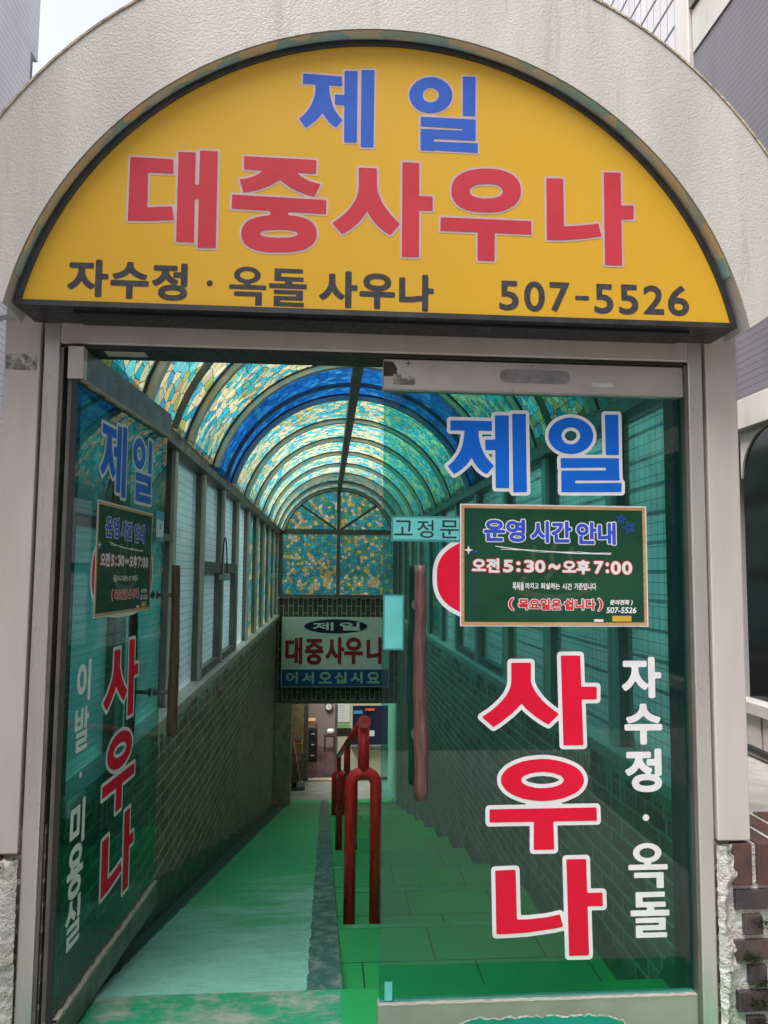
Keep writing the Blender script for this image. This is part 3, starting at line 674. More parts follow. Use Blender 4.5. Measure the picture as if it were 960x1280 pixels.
def brick_wall_mat(name, axis, bw, bh, mortar, c1, c2, cm, blotch=None):
    """axis: two of 'xyz' giving the brick u and v directions in object space"""
    m, N, L, out = new_mat(name)
    v = texco(N, L, 'Object')
    s = N.new('ShaderNodeSeparateXYZ'); L.new(v, s.inputs[0])
    c = N.new('ShaderNodeCombineXYZ')
    L.new(s.outputs['xyz'.index(axis[0])], c.inputs[0]); L.new(s.outputs['xyz'.index(axis[1])], c.inputs[1])
    nz = N.new('ShaderNodeTexNoise'); nz.inputs['Scale'].default_value = 14; nz.inputs['Detail'].default_value = 3
    L.new(v, nz.inputs['Vector'])
    sc = N.new('ShaderNodeVectorMath'); sc.operation = 'SCALE'; sc.inputs['Scale'].default_value = 0.019
    L.new(nz.outputs['Color'], sc.inputs[0])
    ad = N.new('ShaderNodeVectorMath'); ad.operation = 'ADD'
    L.new(c.outputs[0], ad.inputs[0]); L.new(sc.outputs[0], ad.inputs[1])
    b = N.new('ShaderNodeTexBrick')
    b.inputs['Scale'].default_value = 1.0
    b.inputs['Brick Width'].default_value = bw
    b.inputs['Row Height'].default_value = bh
    b.inputs['Mortar Size'].default_value = mortar
    b.inputs['Mortar Smooth'].default_value = 0.3
    b.inputs['Bias'].default_value = -0.1
    b.inputs['Color1'].default_value = (*c1, 1)
    b.inputs['Color2'].default_value = (*c2, 1)
    b.inputs['Mortar'].default_value = (*cm, 1)
    L.new(ad.outputs[0], b.inputs['Vector'])
    g = ramp(N, L, noise(N, L, v, 5, 8, 0.7), [(0.3, 0.55), (0.72, 1.15)])
    col = mixc(N, L, 1.0, b.outputs['Color'], g, 'MULTIPLY')
    if blotch:
        f = ramp(N, L, noise(N, L, texco(N, L, 'Object', (1, 1, 1)), 11, 8, 0.75), [(0.56, 0.0), (0.7, 0.7)])
        col = mixc(N, L, f, col, blotch)
    hh = mathn(N, L, 'MULTIPLY', b.outputs['Fac'], -1.0)
    bsdf(N, L, out, col, 0.65, 0, mathn(N, L, 'ADD', hh, mathn(N, L, 'MULTIPLY', noise(N, L, v, 60, 4), 0.5)), 0.7, 0.006)
    return m
M['wall_brick'] = brick_wall_mat('dark_brick_with_pale_joints', 'yz', 0.215, 0.066, 0.008, (0.29, 0.225, 0.18), (0.15, 0.122, 0.102), (0.47, 0.44, 0.385), (0.46, 0.41, 0.345))
M['gable_brick'] = brick_wall_mat('dark_soldier_brick', 'zx', 0.22, 0.075, 0.008, (0.11, 0.085, 0.07), (0.06, 0.05, 0.045), (0.42, 0.39, 0.34))
M['siding'] = None
def siding(name, axis, pitch, w, c, cl, pitch2=None, w2=0, diag=False):
    m, N, L, out = new_mat(name)
    v = texco(N, L, 'Object')
    s = N.new('ShaderNodeSeparateXYZ'); L.new(v, s.inputs[0])
    k = mathn(N, L, 'GREATER_THAN', mathn(N, L, 'FRACT', mathn(N, L, 'DIVIDE', s.outputs[2], pitch)), w / pitch)
    if pitch2:
        k2 = mathn(N, L, 'GREATER_THAN', mathn(N, L, 'FRACT', mathn(N, L, 'DIVIDE', s.outputs['xyz'.index(axis)], pitch2)), w2 / pitch2)
        k = mathn(N, L, 'MULTIPLY', k, k2)
    g = ramp(N, L, noise(N, L, texco(N, L, 'Object', (1, 1, 0.3)), 2.5, 6), [(0.3, 0.85), (0.7, 1.05)])
    col = mixc(N, L, 1.0, mixc(N, L, k, cl, c), g, 'MULTIPLY')
    bsdf(N, L, out, col, 0.5, 0, k, 0.5, 0.008)
    return m
M['siding'] = siding('grey_violet_siding', 'y', 0.040, 0.005, (0.155, 0.145, 0.165), (0.08, 0.075, 0.085))
M['siding_left'] = siding('pale_violet_tiles', 'y', 0.055, 0.006, (0.74, 0.72, 0.79), (0.42, 0.41, 0.47))
M['white_tile'] = siding('white_tile_wall', 'y', 0.21, 0.028, (0.58, 0.56, 0.58), (0.08, 0.075, 0.08), 0.11, 0.006)
M['far_wall'] = siding('pale_render', 'x', 3.0, 0.03, (0.68, 0.66, 0.62), (0.3, 0.29, 0.28))

# ------------------------------------------------------------------ dimensions shared by the parts of the passage
CX = 0.019            # centre line of the passage
HW = 0.925            # centre line to the inner face of the window frames
VZ, VR = 1.713, 0.921 # vault: height of the arc's centre, radius
Y1 = 9.73             # gable at the lower end
BAYS = [0.02] + [0.71 + 0.8965 * k for k in range(11)]
RY0, SLOPE, FLAT_Y, FLAT_Z = 0.30, 0.235, 10.75, -2.455
def ramp_z(y): return max(-SLOPE * max(0.0, y - RY0), FLAT_Z)
C_ = CX

# ------------------------------------------------------------------ ground
def quads(name, qs, m, kind='structure'):
    V, F = [], []
    for q in qs:
        F.append(tuple(range(len(V), len(V) + len(q)))); V.extend(q)
    o = pyobj(name, V, F, m)
    return tag(o, kind=kind)
gz = -0.16
H0, H1, K0, K1 = -1.04, 1.08, 0.0, 15.4
def rect(x0, x1, y0, y1, z): return [(x0, y0, z), (x1, y0, z), (x1, y1, z), (x0, y1, z)]
quads('ground', [rect(-250, H0, -250, 250, gz), rect(H1, 250, -250, 250, gz), rect(H0, H1, -250, K0, gz), rect(H0, H1, K1, 250, gz)], M['asphalt'])
bm = bmesh.new(); add_box(bm, -12, 12, -3.6, -0.36, gz + 0.001, -0.045, 0.008)
tag(link('pavement', bm, M['paving']), kind='structure')

# landing, ramp, stairs
def floor_paint():
    m, N, L, out = new_mat('worn_green_floor_paint')
    v = texco(N, L, 'Object')
    s = N.new('ShaderNodeSeparateXYZ'); L.new(v, s.inputs[0])
    nb = noise(N, L, v, 11, 9, 0.62)
    xe = mathn(N, L, 'ADD', s.outputs[0], mathn(N, L, 'MULTIPLY', mathn(N, L, 'SUBTRACT', nb, 0.5), 0.03))
    left = mathn(N, L, 'ADD', mathn(N, L, 'MULTIPLY', s.outputs[1], 0.016), -0.862)
    inl = mathn(N, L, 'GREATER_THAN', xe, left)
    inr = mathn(N, L, 'LESS_THAN', xe, -0.205)
    lane = mathn(N, L, 'MULTIPLY', inl, inr)
    # lane: pale turquoise concrete, greener with each metre down and in patches
    fine = ramp(N, L, noise(N, L, texco(N, L, 'Object', (1, 1, 1)), 42, 8, 0.75), [(0.38, 0.0), (0.62, 1.0)])
    blot = ramp(N, L, noise(N, L, texco(N, L, 'Object', (1, 1.5, 1)), 5, 9, 0.75), [(0.4, 0.0), (0.62, 1.0)])
    pale = mixc(N, L, blot, mixc(N, L, fine, (0.27, 0.60, 0.49), (0.22, 0.53, 0.43)), mixc(N, L, fine, (0.22, 0.48, 0.39), (0.16, 0.40, 0.325)))
    pit = ramp(N, L, noise(N, L, v, 120, 4, 0.7), [(0.66, 0.0), (0.74, 0.8)])
    pale = mixc(N, L, pit, pale, (0.06, 0.09, 0.075))
    dep = N.new('ShaderNodeMapRange'); dep.inputs[1].default_value = 0.7; dep.inputs[2].default_value = 3.6
    L.new(s.outputs[1], dep.inputs[0])
    big = noise(N, L, texco(N, L, 'Object', (1.0, 1.7, 1)), 1.7, 5, 0.65)
    gf = ramp(N, L, mathn(N, L, 'ADD', mathn(N, L, 'MULTIPLY', dep.outputs[0], 0.46), big), [(0.56, 0.0), (0.80, 1.0)])
    green = mixc(N, L, fine, (0.045, 0.44, 0.17), (0.03, 0.36, 0.14))
    lanec = mixc(N, L, gf, pale, green)
    side = mixc(N, L, ramp(N, L, noise(N, L, texco(N, L, 'Object', (2, 1, 1)), 9, 8, 0.7), [(0.45, 0.0), (0.66, 1.0)]), (0.03, 0.125, 0.105), (0.20, 0.27, 0.25))
    side = mixc(N, L, inl, (0.022, 0.072, 0.062), side)
    col = mixc(N, L, lane, side, lanec)
    h = mathn(N, L, 'ADD', noise(N, L, v, 45, 6, 0.7), mathn(N, L, 'MULTIPLY', lane, 0.4))
    bsdf(N, L, out, col, 0.55, 0, h, 0.25, 0.005)
    return m
M['ramp'] = floor_paint()
def landing_paint():
    m, N, L, out = new_mat('chipped_landing_paint')
    v = texco(N, L, 'Object')
    s = N.new('ShaderNodeSeparateXYZ'); L.new(v, s.inputs[0])
    f = ramp(N, L, noise(N, L, texco(N, L, 'Object', (1, 2, 1)), 5.5, 9, 0.72), [(0.46, 0.0), (0.60, 1.0)])
    f = mathn(N, L, 'MULTIPLY', f, mathn(N, L, 'LESS_THAN', s.outputs[0], -0.10))
    g = ramp(N, L, noise(N, L, v, 9, 8, 0.7), [(0.3, (0.015, 0.22, 0.10)), (0.7, (0.02, 0.30, 0.17))])
    g = mixc(N, L, mathn(N, L, 'GREATER_THAN', s.outputs[0], -0.092), g, (0.008, 0.27, 0.065))
    col = mixc(N, L, f, g, (0.27, 0.33, 0.285))
    bsdf(N, L, out, col, 0.45, 0, mathn(N, L, 'SUBTRACT', noise(N, L, v, 40, 6, 0.7), f), 0.4, 0.006)
    return m
M['landing'] = landing_paint()
def stair_paint():
    m, N, L, out = new_mat('green_stair_paint')
    v = texco(N, L, 'Object')
    s = N.new('ShaderNodeSeparateXYZ'); L.new(v, s.inputs[0])
    c = N.new('ShaderNodeCombineXYZ'); L.new(s.outputs[0], c.inputs[0]); L.new(s.outputs[1], c.inputs[1])
    b = N.new('ShaderNodeTexBrick'); b.inputs['Scale'].default_value = 1
    b.inputs['Brick Width'].default_value = 0.44; b.inputs['Row Height'].default_value = 0.435
    b.inputs['Mortar Size'].default_value = 0.0035; b.offset = 0.35
    b.inputs['Color1'].default_value = (0.010, 0.34, 0.085, 1); b.inputs['Color2'].default_value = (0.012, 0.29, 0.08, 1); b.inputs['Mortar'].default_value = (0.003, 0.06, 0.025, 1)
    L.new(c.outputs[0], b.inputs['Vector'])
    f = ramp(N, L, noise(N, L, texco(N, L, 'Object', (1, 2.5, 1)), 6, 8, 0.7), [(0.6, 0.0), (0.75, 0.5)])
    col = mixc(N, L, f, b.outputs['Color'], (0.10, 0.36, 0.22))
    bsdf(N, L, out, col, 0.38, 0, noise(N, L, v, 30, 6, 0.7), 0.2, 0.006)
    return m
M['stair'] = stair_paint()

bm = bmesh.new()
add_box(bm, -1.04, 1.08, -0.37, RY0, -0.5, 0.0, 0.006)
tag(link('landing', bm, M['landing']), kind='structure')
XL, XR, XS = C_ - HW - 0.03, C_ + HW + 0.03, -0.092
ys = [RY0 + 0.003] + [RY0 + 0.15 * k for k in range(1, 70)] + [FLAT_Y]
V = []
for y in ys:
    V += [(XL, y, ramp_z(y) - 0.003), (XS, y, ramp_z(y) - 0.003), (XL, y, ramp_z(y) - 0.6), (XS, y, ramp_z(y) - 0.6)]
F = []
for i in range(len(ys) - 1):
    a, b = 4 * i, 4 * i + 4
    F += [(a, a + 1, b + 1, b), (a + 1, a + 3, b + 3, b + 1), (a, b, b + 2, a + 2)]
F += [(0, 2, 3, 1), (b, b + 1, b + 3, b + 2)]
tag(pyobj('ramp', V, F, M['ramp']), kind='structure')
bm = bmesh.new()
NS, TR, RI = 12, 0.87, 0.2045
for k in range(1, NS + 1):
    add_box(bm, XS + 0.002, XR, 0.313 + TR * (k - 1) - 0.008, 0.313 + TR * k if k < NS else FLAT_Y, -RI * k - 0.55, -RI * k, 0.006)
for k in range(1, NS):
    ye = 0.313 + TR * k
    add_box(bm, XS + 0.004, XR - 0.002, ye - 0.034, ye + 0.002, -RI * k - 0.03, -RI * k + 0.003, 0.001, mi=1)
tag(link('staircase', bm, [M['stair'], worn('worn_step_edge', (0.02, 0.28, 0.10), (0.10, 0.36, 0.20), 12, (1, 3, 1), rough=0.45, c3=(0.20, 0.30, 0.24), s3=30, lo3=0.62, hi3=0.7)]), kind='structure')
quads('floor', [rect(-1.0, 1.04, FLAT_Y - 0.002, 12.0, FLAT_Z + 0.001)], M['grey_floor'])

# ------------------------------------------------------------------ side walls of the passage
def side_wall(s):
    nm = 'left' if s < 0 else 'right'
    X = lambda d: C_ + s * (HW + d)
    t = empty('brick_wall', (X(0.07), 0.02, 0), 0, 'dark brick %s wall of the sloping passage with pale drips under its window sill' % ('left' if s < 0 else 'right'), 'wall')
    mv = t.location
    o = box('brickwork', X(0.012) - mv.x, X(0.13) - mv.x, 0, Y1 - 0.02, -2.95, 0.60, M['wall_brick'], t)
    # painted skirting that follows the ramp
    V, F = [], []
    n = 70
    for i in range(n + 1):
        y = 0.1 + (Y1 - 0.2) * i / n
        z = ramp_z(y) if s < 0 else -RI * max(0, math.ceil((y - 0.313) / TR))
        h = max(0.02, 0.20 - 0.028 * y) + 0.012 * math.sin(y * 9) + random.uniform(-0.008, 0.008)
        if s > 0: h = 0.09
        V += [(X(-0.004) - mv.x, y, z - 0.25), (X(-0.004) - mv.x, y, z + h), (X(0.013) - mv.x, y, z + h)]
    for i in range(n):
        a, b = 3 * i, 3 * i + 3
        F += [(a, a + 1, b + 1, b), (a + 1, a + 2, b + 2, b + 1)] if s > 0 else [(a, b, b + 1, a + 1), (a + 1, b + 1, b + 2, a + 2)]
    pyobj('skirting', V, F, worn('dark_green_skirting_' + nm, (0.03, 0.065, 0.055), (0.045, 0.09, 0.078), 9, rough=0.45), t)
    # paint that ran down from the sill
    V, F = [], []
    y, rr = 0.15, random.Random(3 if s < 0 else 5)
    amp = 0.05
    while y < Y1 - 0.15:
        w = rr.uniform(0.012, 0.03)
        base = 0.035 + 0.03 * (0.5 + 0.5 * math.sin(y * 5.3 + s)) + 0.02 * math.sin(y * 13)
        l = base + (rr.uniform(0.02, 0.13) if rr.random() < 0.42 else rr.uniform(0, 0.02))
        k = len(V)
        xx = X(0.0095) - mv.x
        V += [(xx, y, 0.602), (xx, y + w, 0.602), (xx, y + w, 0.602 - base), (xx, y + w * 0.75, 0.602 - l), (xx, y + w * 0.3, 0.602 - l), (xx, y, 0.602 - base)]
        F += [tuple(range(k, k + 6))]
        y += w
    pyobj('paint_drips', V, F, M['drip'], t)

    g = empty('window_wall', (X(0.04), 0.02, 0.60), 0, 'long row of frosted windows in grey mullions along the %s side of the passage' % nm, 'window')
    gv = g.location
    def P(name, d0, d1, y0, y1, z0, z1, m, bev=0.003): return box(name, X(d0) - gv.x, X(d1) - gv.x, y0 - gv.y, y1 - gv.y, z0 - gv.z, z1 - gv.z, m, g, bev)
    P('sill', -0.035, 0.12, 0.06, Y1 - 0.04, 0.603, 0.648, M['mullion'])
    P('top_rail', -0.022, 0.09, 0.06, Y1 - 0.04, 1.895, 2.005, M['bronze'])
    edges = BAYS[1:]
    for y in edges:
        P('mullion', 0.0, 0.075, y - 0.034, y + 0.034, 0.649, 1.894, M['mullion'])
        P('gasket', 0.020, 0.07, y - 0.040, y + 0.040, 0.6495, 1.8935, M['bronze'], 0)
    prev = 0.06
    for k, y in enumerate(edges + [Y1 - 0.05]):
        y0, y1 = prev + (0.036 if k else 0), y - 0.036
        prev = y
        if y1 - y0 < 0.1: continue
        xx = X(0.052) - gv.x
        m = M['film_mix'] if k >= 6 else (M['pane_lines'] if s < 0 else M['pane_grid'])
        o = pyobj('pane', [(xx, y0 - gv.y, 0.05), (xx, y1 - gv.y, 0.05), (xx, y1 - gv.y, 1.29), (xx, y0 - gv.y, 1.29)], [(0, 1, 2, 3) if s < 0 else (0, 3, 2, 1)], m, g)
        uv = o.data.uv_layers.new(name='UVMap')
        for lp in o.data.loops:
            c = o.data.vertices[lp.vertex_index].co
            uv.data[lp.index].uv = (c.y + (11.3 if s > 0 else 0), c.z)
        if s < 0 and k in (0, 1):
            # upper panes by the open door: dark reflection painted into the tint, above a thin rail
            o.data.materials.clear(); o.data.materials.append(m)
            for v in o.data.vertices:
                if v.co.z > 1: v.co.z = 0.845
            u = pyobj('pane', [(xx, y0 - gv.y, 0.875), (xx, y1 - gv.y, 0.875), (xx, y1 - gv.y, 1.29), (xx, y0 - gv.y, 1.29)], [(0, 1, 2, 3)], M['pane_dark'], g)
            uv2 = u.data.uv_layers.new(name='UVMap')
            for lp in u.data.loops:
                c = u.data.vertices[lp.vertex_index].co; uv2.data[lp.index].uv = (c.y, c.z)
            P('sash_rail', 0.012, 0.07, y0, y1, 1.443, 1.477, M['bronze'])
        if k in (3, 4):
            # opening sash: middle rail and a lower dark casement
            P('sash_rail', 0.012, 0.07, y0, y1, 1.285, 1.365, M['bronze'])
            for a, b in ((y0 + 0.001, y0 + 0.05), (y1 - 0.05, y1 - 0.001)):
                P('sash_stile', 0.010, 0.068, a, b, 0.65, 1.284, M['bronze'])
            P('sash_rail', 0.011, 0.069, y0 + 0.051, y1 - 0.051, 0.65, 0.70, M['bronze'])
    if s < 0:
        yb = 3.36
        b = P('latch', -0.05, -0.001, yb - 0.20, yb + 0.02, 1.24, 1.285, M['plastic'], 0.006)
        pts = [(X(-0.03) - gv.x, yb - 0.16 - gv.y + 0.16 * math.sin(a) * 0.9, 0.69 + 0.34 * math.sin(a * 0.5) * (1 if a < 3.2 else 1) - 0.04) for a in [i * 0.26 for i in range(13)]]
        pts = [(X(-0.025) - gv.x, yb - 0.1 - gv.y + 0.13 * math.cos(a), 0.68 + 0.26 * math.sin(a)) for a in [math.pi * i / 14 for i in range(15)]]
        tube('latch_cable', pts, 0.005, M['cable'], g, 8)
        P('latch', -0.05, -0.001, 8.2, 8.5, 1.22, 1.28, M['plastic'], 0.006)
side_wall(-1)
side_wall(1)

# ------------------------------------------------------------------ barrel vault
vault = empty('barrel_canopy', (C_, 0.02, 1.95), 0, 'barrel vaulted canopy of stained film panels on curved grey ribs over the passage', 'canopy')
A0 = math.asin((1.95 - VZ) / VR)
def arc_box(name, y0, y1, r0, r1, a0, a1, m, n=28):
    V, F = [], []
    for i in range(n + 1):
        a = a0 + (a1 - a0) * i / n
        for (r, y) in ((r0, y0), (r0, y1), (r1, y1), (r1, y0)):
            V.append((r * math.cos(a), y - 0.02, VZ + r * math.sin(a) - 1.95))
    for i in range(n):
        b, c = 4 * i, 4 * i + 4
        for q in range(4):
            F.append((b + q, b + (q + 1) % 4, c + (q + 1) % 4, c + q))
    F += [(3, 2, 1, 0), (4 * n, 4 * n + 1, 4 * n + 2, 4 * n + 3)]
    o = pyobj(name, V, F, m, vault)
    b = bmesh.new(); b.from_mesh(o.data); bmesh.ops.recalc_face_normals(b, faces=b.faces); b.to_mesh(o.data); b.free()
    return o
for y in BAYS[1:]:
    rb = arc_box('rib', y - 0.024, y + 0.024, VR - 0.042, VR + 0.004, A0, math.pi - A0, M['rib'])
    arc_box('gasket', y - 0.031, y + 0.031, VR - 0.012, VR - 0.002, A0, math.pi - A0, M['dark'])
half = 0.035 / VR
for k in range(len(BAYS)):
    y0 = BAYS[k]
    y1 = BAYS[k + 1] if k + 1 < len(BAYS) else Y1
    if y1 - y0 < 0.05: continue
    y0 += 0.02; y1 -= 0.02
    m = M['film_warm'] if k in (0, 1) else M['film_blue'] if k == 3 else M['film']
    for a0, a1 in ((A0, math.pi / 2 - half), (math.pi / 2 + half, math.pi - A0)):
        n = 16
        V, F, U = [], [], []
        for i in range(n + 1):
            a = a0 + (a1 - a0) * i / n
            for y in (y0, y1):
                V.append((VR * math.cos(a), y - 0.02, VZ + VR * math.sin(a) - 1.95)); U.append((VR * a + (k * 3.1), y))
        for i in range(n):
            F.append((2 * i, 2 * i + 1, 2 * i + 3, 2 * i + 2))
        o = pyobj('glazing_panel', V, F, m, vault, True)
        uv = o.data.uv_layers.new(name='UVMap')
        for lp in o.data.loops: uv.data[lp.index].uv = U[lp.vertex_index]
    if k in (1, 3):
        arc_box('glazing_bar', (y0 + y1) / 2 - 0.012 + 0.1, (y0 + y1) / 2 + 0.012 + 0.1, VR - 0.03, VR - 0.003, A0, math.pi - A0, M['bronze'])
box('ridge_bar', -0.033, 0.033, 0.03, Y1 - 0.05, VZ + VR - 0.075 - 1.95, VZ + VR + 0.01 - 1.95, M['bronze'], vault, 0.004)

# ------------------------------------------------------------------ gable window and brick above the lower doorway
gab = empty('gable_window', (C_, Y1, 0.94), 0, 'arched gable window of blue and yellow stained film at the far end of the passage', 'window')
def film_poly(name, pts, m):
    o = pyobj(name, [(x, 0.02, z) for x, z in pts], [tuple(range(len(pts)))], m, gab)
    uv = o.data.uv_layers.new(name='UVMap')
    for lp in o.data.loops:
        c = o.data.vertices[lp.vertex_index].co; uv.data[lp.index].uv = (c.x + 5, c.z)
z0 = 0.94
zt = 1.94
for sx in (-1, 1):
    film_poly('pane', [(sx * 0.03, 0.02), (sx * 0.90, 0.02), (sx * 0.90, zt - z0 - 0.03), (sx * 0.03, zt - z0 - 0.03)][::sx], M['film_mix'])
    spl = math.radians(47)
    rr = 0.90
    cz = VZ - z0
    def onarc(a): return (sx * rr * math.cos(a), cz + rr * math.sin(a))
    low = [(sx * 0.03, zt - z0 + 0.03)] + [onarc(A0 + 0.02 + (spl - A0 - 0.02) * i / 8) for i in range(9)]
    upp = [(sx * 0.03, zt - z0 + 0.03)] + [onarc(spl + (math.pi / 2 - 0.03 - spl) * i / 8) for i in range(9)]
    film_poly('pane', low[::sx], M['film_mix']); film_poly('pane', upp[::sx], M['film_mix'])
    # diagonal bar
    p0, p1 = Vector((sx * 0.04, 0, zt - z0 + 0.04)), Vector((onarc(spl)[0], 0, onarc(spl)[1]))
    d = (p1 - p0); L0 = d.length
    b = bmesh.new(); add_box(b, 0, L0, -0.03, 0.015, -0.018, 0.018, 0.002)
    o = link('glazing_bar', b, M['bronze'], gab); o.location = p0; o.rotation_euler = (0, -math.atan2(d.z, d.x), 0)
box('transom', -0.92, 0.92, -0.05, 0.04, zt - z0 - 0.04, zt - z0 + 0.035, M['bronze'], gab, 0.003)
box('mullion', -0.028, 0.028, -0.045, 0.035, 0, VZ + VR - z0 - 0.01, M['bronze'], gab, 0.003)
box('bottom_rail', -0.92, 0.92, -0.05, 0.04, -0.03, 0.02, M['bronze'], gab, 0.003)
for sx in (-1, 1): box('stile', sx * 0.925, sx * 0.865, -0.046, 0.036, 0.021, zt - z0 - 0.041, M['bronze'], gab, 0.003)
V, F = [], []
n = 30
for i in range(n + 1):
    a = A0 - 0.03 + (math.pi - 2 * A0 + 0.06) * i / n
    for r, y in ((VR - 0.05, -0.05), (VR - 0.05, 0.035), (VR + 0.01, 0.035), (VR + 0.01, -0.05)):
        V.append((r * math.cos(a), y, VZ - z0 + r * math.sin(a)))
for i in range(n):
    b, c = 4 * i, 4 * i + 4
    for q in range(4): F.append((b + q, c + q, c + (q + 1) % 4, b + (q + 1) % 4))
pyobj('arch_bar', V, F, M['bronze'], gab)

gw = empty('gable_wall', (C_, Y1, 0.9), 0, 'dark soldier-brick wall panel under the stained gable window above the lower doorway', 'wall')
box('brickwork', -0.95, 0.95, 0.0, 0.14, -1.56, 0.005, M['gable_brick'], gw)
box('lintel', -0.94, 0.94, -0.03, 0.15, -1.61, -1.561, M['bronze'], gw, 0.003)

# ------------------------------------------------------------------ welcome board above the lower doorway
hs_ = empty('welcome_board', (-0.833, Y1 - 0.10, -0.45), 0, 'pale board over the lower doorway with a navy oval and blue welcome band', 'sign')
BW, BH = 1.657, 1.063
box('panel', 0, BW, 0, 0.09, 0, BH, M['back_white'], hs_, 0.004)
box('band', 0.012, BW - 0.012, -0.003, -0.0005, 0.012, 0.268, M['back_blue'], hs_)
def bb(px0, py0, px1, py1):   # fractions of the board
    return (BW * (px0 - 88) / 904, BH * (1 - (py1 - 76) / 604), BW * (px1 - 88) / 904, BH * (1 - (py0 - 76) / 604))
shape([ellipse(BW * 0.5, BH * (1 - (154 - 76) / 604), BW * 0.293, BH * 0.101)], M['navy'], hs_, -0.004, 0.006, 'oval')
text([('제', bb(345, 118, 520, 190)), ('일', bb(570, 118, 745, 190))], M['v_white'], hs_, -0.006, 0.006, cell=0.0045)
text([('대', bb(120, 250, 262, 485)), ('중', bb(283, 262, 438, 485)), ('사', bb(455, 248, 612, 482)), ('우', bb(612, 250, 770, 482)), ('나', bb(800, 248, 952, 482))], M['back_red'], hs_, -0.006, 0.014, cell=0.0055)
text([(c, bb(a, 548, b, 648)) for c, a, b in (('어', 132, 228), ('서', 265, 362), ('오', 400, 512), ('십', 535, 634), ('시', 668, 768), ('요', 802, 915))], M['drip'], hs_, -0.006, 0.007, cell=0.0045)

# ------------------------------------------------------------------ lower lobby behind the doorway
DW = 11.91
lob = empty('lobby', (0.0, 9.88, FLAT_Z), 0, 'dim lobby of cement and cream walls behind the lower doorway under the welcome board', 'room')
def LB(name, x0, x1, y0, y1, z0, z1, m, bev=0.0, par=None): return box(name, x0, x1, y0 - 9.88, y1 - 9.88, z0 - FLAT_Z, z1 - FLAT_Z, m, par or lob, bev)
LB('ceiling', -1.04, 1.08, 9.885, 10.35, -0.69, -0.165, M['concrete'])  # stops short, leaving the added light well open to the sky
LB('pillar', -1.02, -0.662, 9.68, 9.87, -2.7, -0.70, M['cement'], 0.012)
LB('side_wall', -1.03, -0.80, 9.885, DW - 0.002, -2.75, -0.692, M['cement'])
LB('side_wall', 1.0, 1.075, 9.885, DW - 0.002, -2.75, -0.692, M['cream'])
LB('added_shaft_wall', -1.03, -0.80, 10.351, DW - 0.002, -0.691, -0.165, M['cream'])  # walls of a light well added to bring daylight into the lobby
LB('added_shaft_wall', 1.0, 1.075, 10.351, DW - 0.002, -0.691, -0.165, M['cream'])
LB('added_shaft_wall', -1.02, 1.06, DW, DW + 0.1, -0.691, -0.165, M['cream'])
LB('cream_wall', 0.045, 1.06, DW, DW + 0.1, -2.46, -0.692, M['cream'])
LB('cream_wall', -1.02, -0.532, DW, DW + 0.1, -2.46, -0.692, M['cement'])
LB('header', -0.531, 0.044, DW, DW + 0.1, -1.085, -0.692, M['cement'])
LB('door_jamb', -0.53, -0.452, DW - 0.03, DW + 0.09, -2.456, -1.086, M['bronze'], 0.003)
LB('door_jamb', 0.030, 0.072, DW - 0.012, DW + 0.09, -2.456, -1.086, M['bronze'], 0.003)
LB('dark_band', 0.073, 0.335, DW - 0.004, DW - 0.001, -1.664, -1.522, M['dark'])
LB('counter_window', 0.352, 1.0, DW - 0.006, DW - 0.001, -1.815, -1.12, M['navy'])
LB('counter_ledge', 0.33, 1.0, DW - 0.12, DW - 0.002, -1.883, -1.822, M['steel_dark'], 0.004)
LB('base_strip', 0.073, 1.0, DW - 0.01, DW - 0.001, -2.455, -2.40, M['dark'])
LB('threshold', -0.45, 0.03, DW - 0.05, DW + 0.1, -2.455, -2.425, M['cement'], 0.004)
LB('room_floor', -1.0, 1.0, DW + 0.1, 14.62, -2.60, -2.452, M['maroon'])
LB('room_wall', -1.03, 1.06, 14.62, 14.7, -2.6, -0.165, M['pinkwall'])  # room left without a ceiling so that daylight falls in
LB('room_wall', -1.035, -1.0, DW + 0.101, 14.619, -2.6, -0.165, M['pinkwall'])
LB('room_wall', 1.0, 1.07, DW + 0.101, 14.619, -2.6, -0.165, M['pinkwall'])

def paper(name, x0, x1, z0, z1, m, label, cat, lines=True, rows=6, y=DW):
    t = empty(name, (x0, y - 0.0085, z0), 0, label, cat)
    box('sheet', 0, x1 - x0, 0, 0.002, 0, z1 - z0, m, t)
    if lines:
        bm = bmesh.new()
        rr = random.Random(4)
        for i in range(rows):
            zz = (z1 - z0) * (0.9 - 0.8 * i / rows)
            add_box(bm, 0.03, 0.03 + (x1 - x0 - 0.06) * rr.uniform(0.5, 1), -0.0015, -0.0004, zz - 0.008, zz)
        link('print', bm, M['plastic'], t)
    return t
paper('notice', 0.085, 0.298, -1.41, -1.075, M['paper'], 'white printed notice sheet on the cream lobby wall left of the counter window', 'notice')
paper('notice', 0.095, 0.29, -1.52, -1.425, M['paper_green'], 'small green notice under the white sheet on the cream lobby wall', 'notice', True, 2)
paper('sticker', 0.367, 0.530, -1.265, -1.206, M['sky_sticker'], 'pale blue sticker at the upper left of the dark counter window', 'sticker', False)
paper('note', 0.65, 0.753, -1.668, -1.567, M['paper'], 'small white note low on the dark counter window', 'note', False)

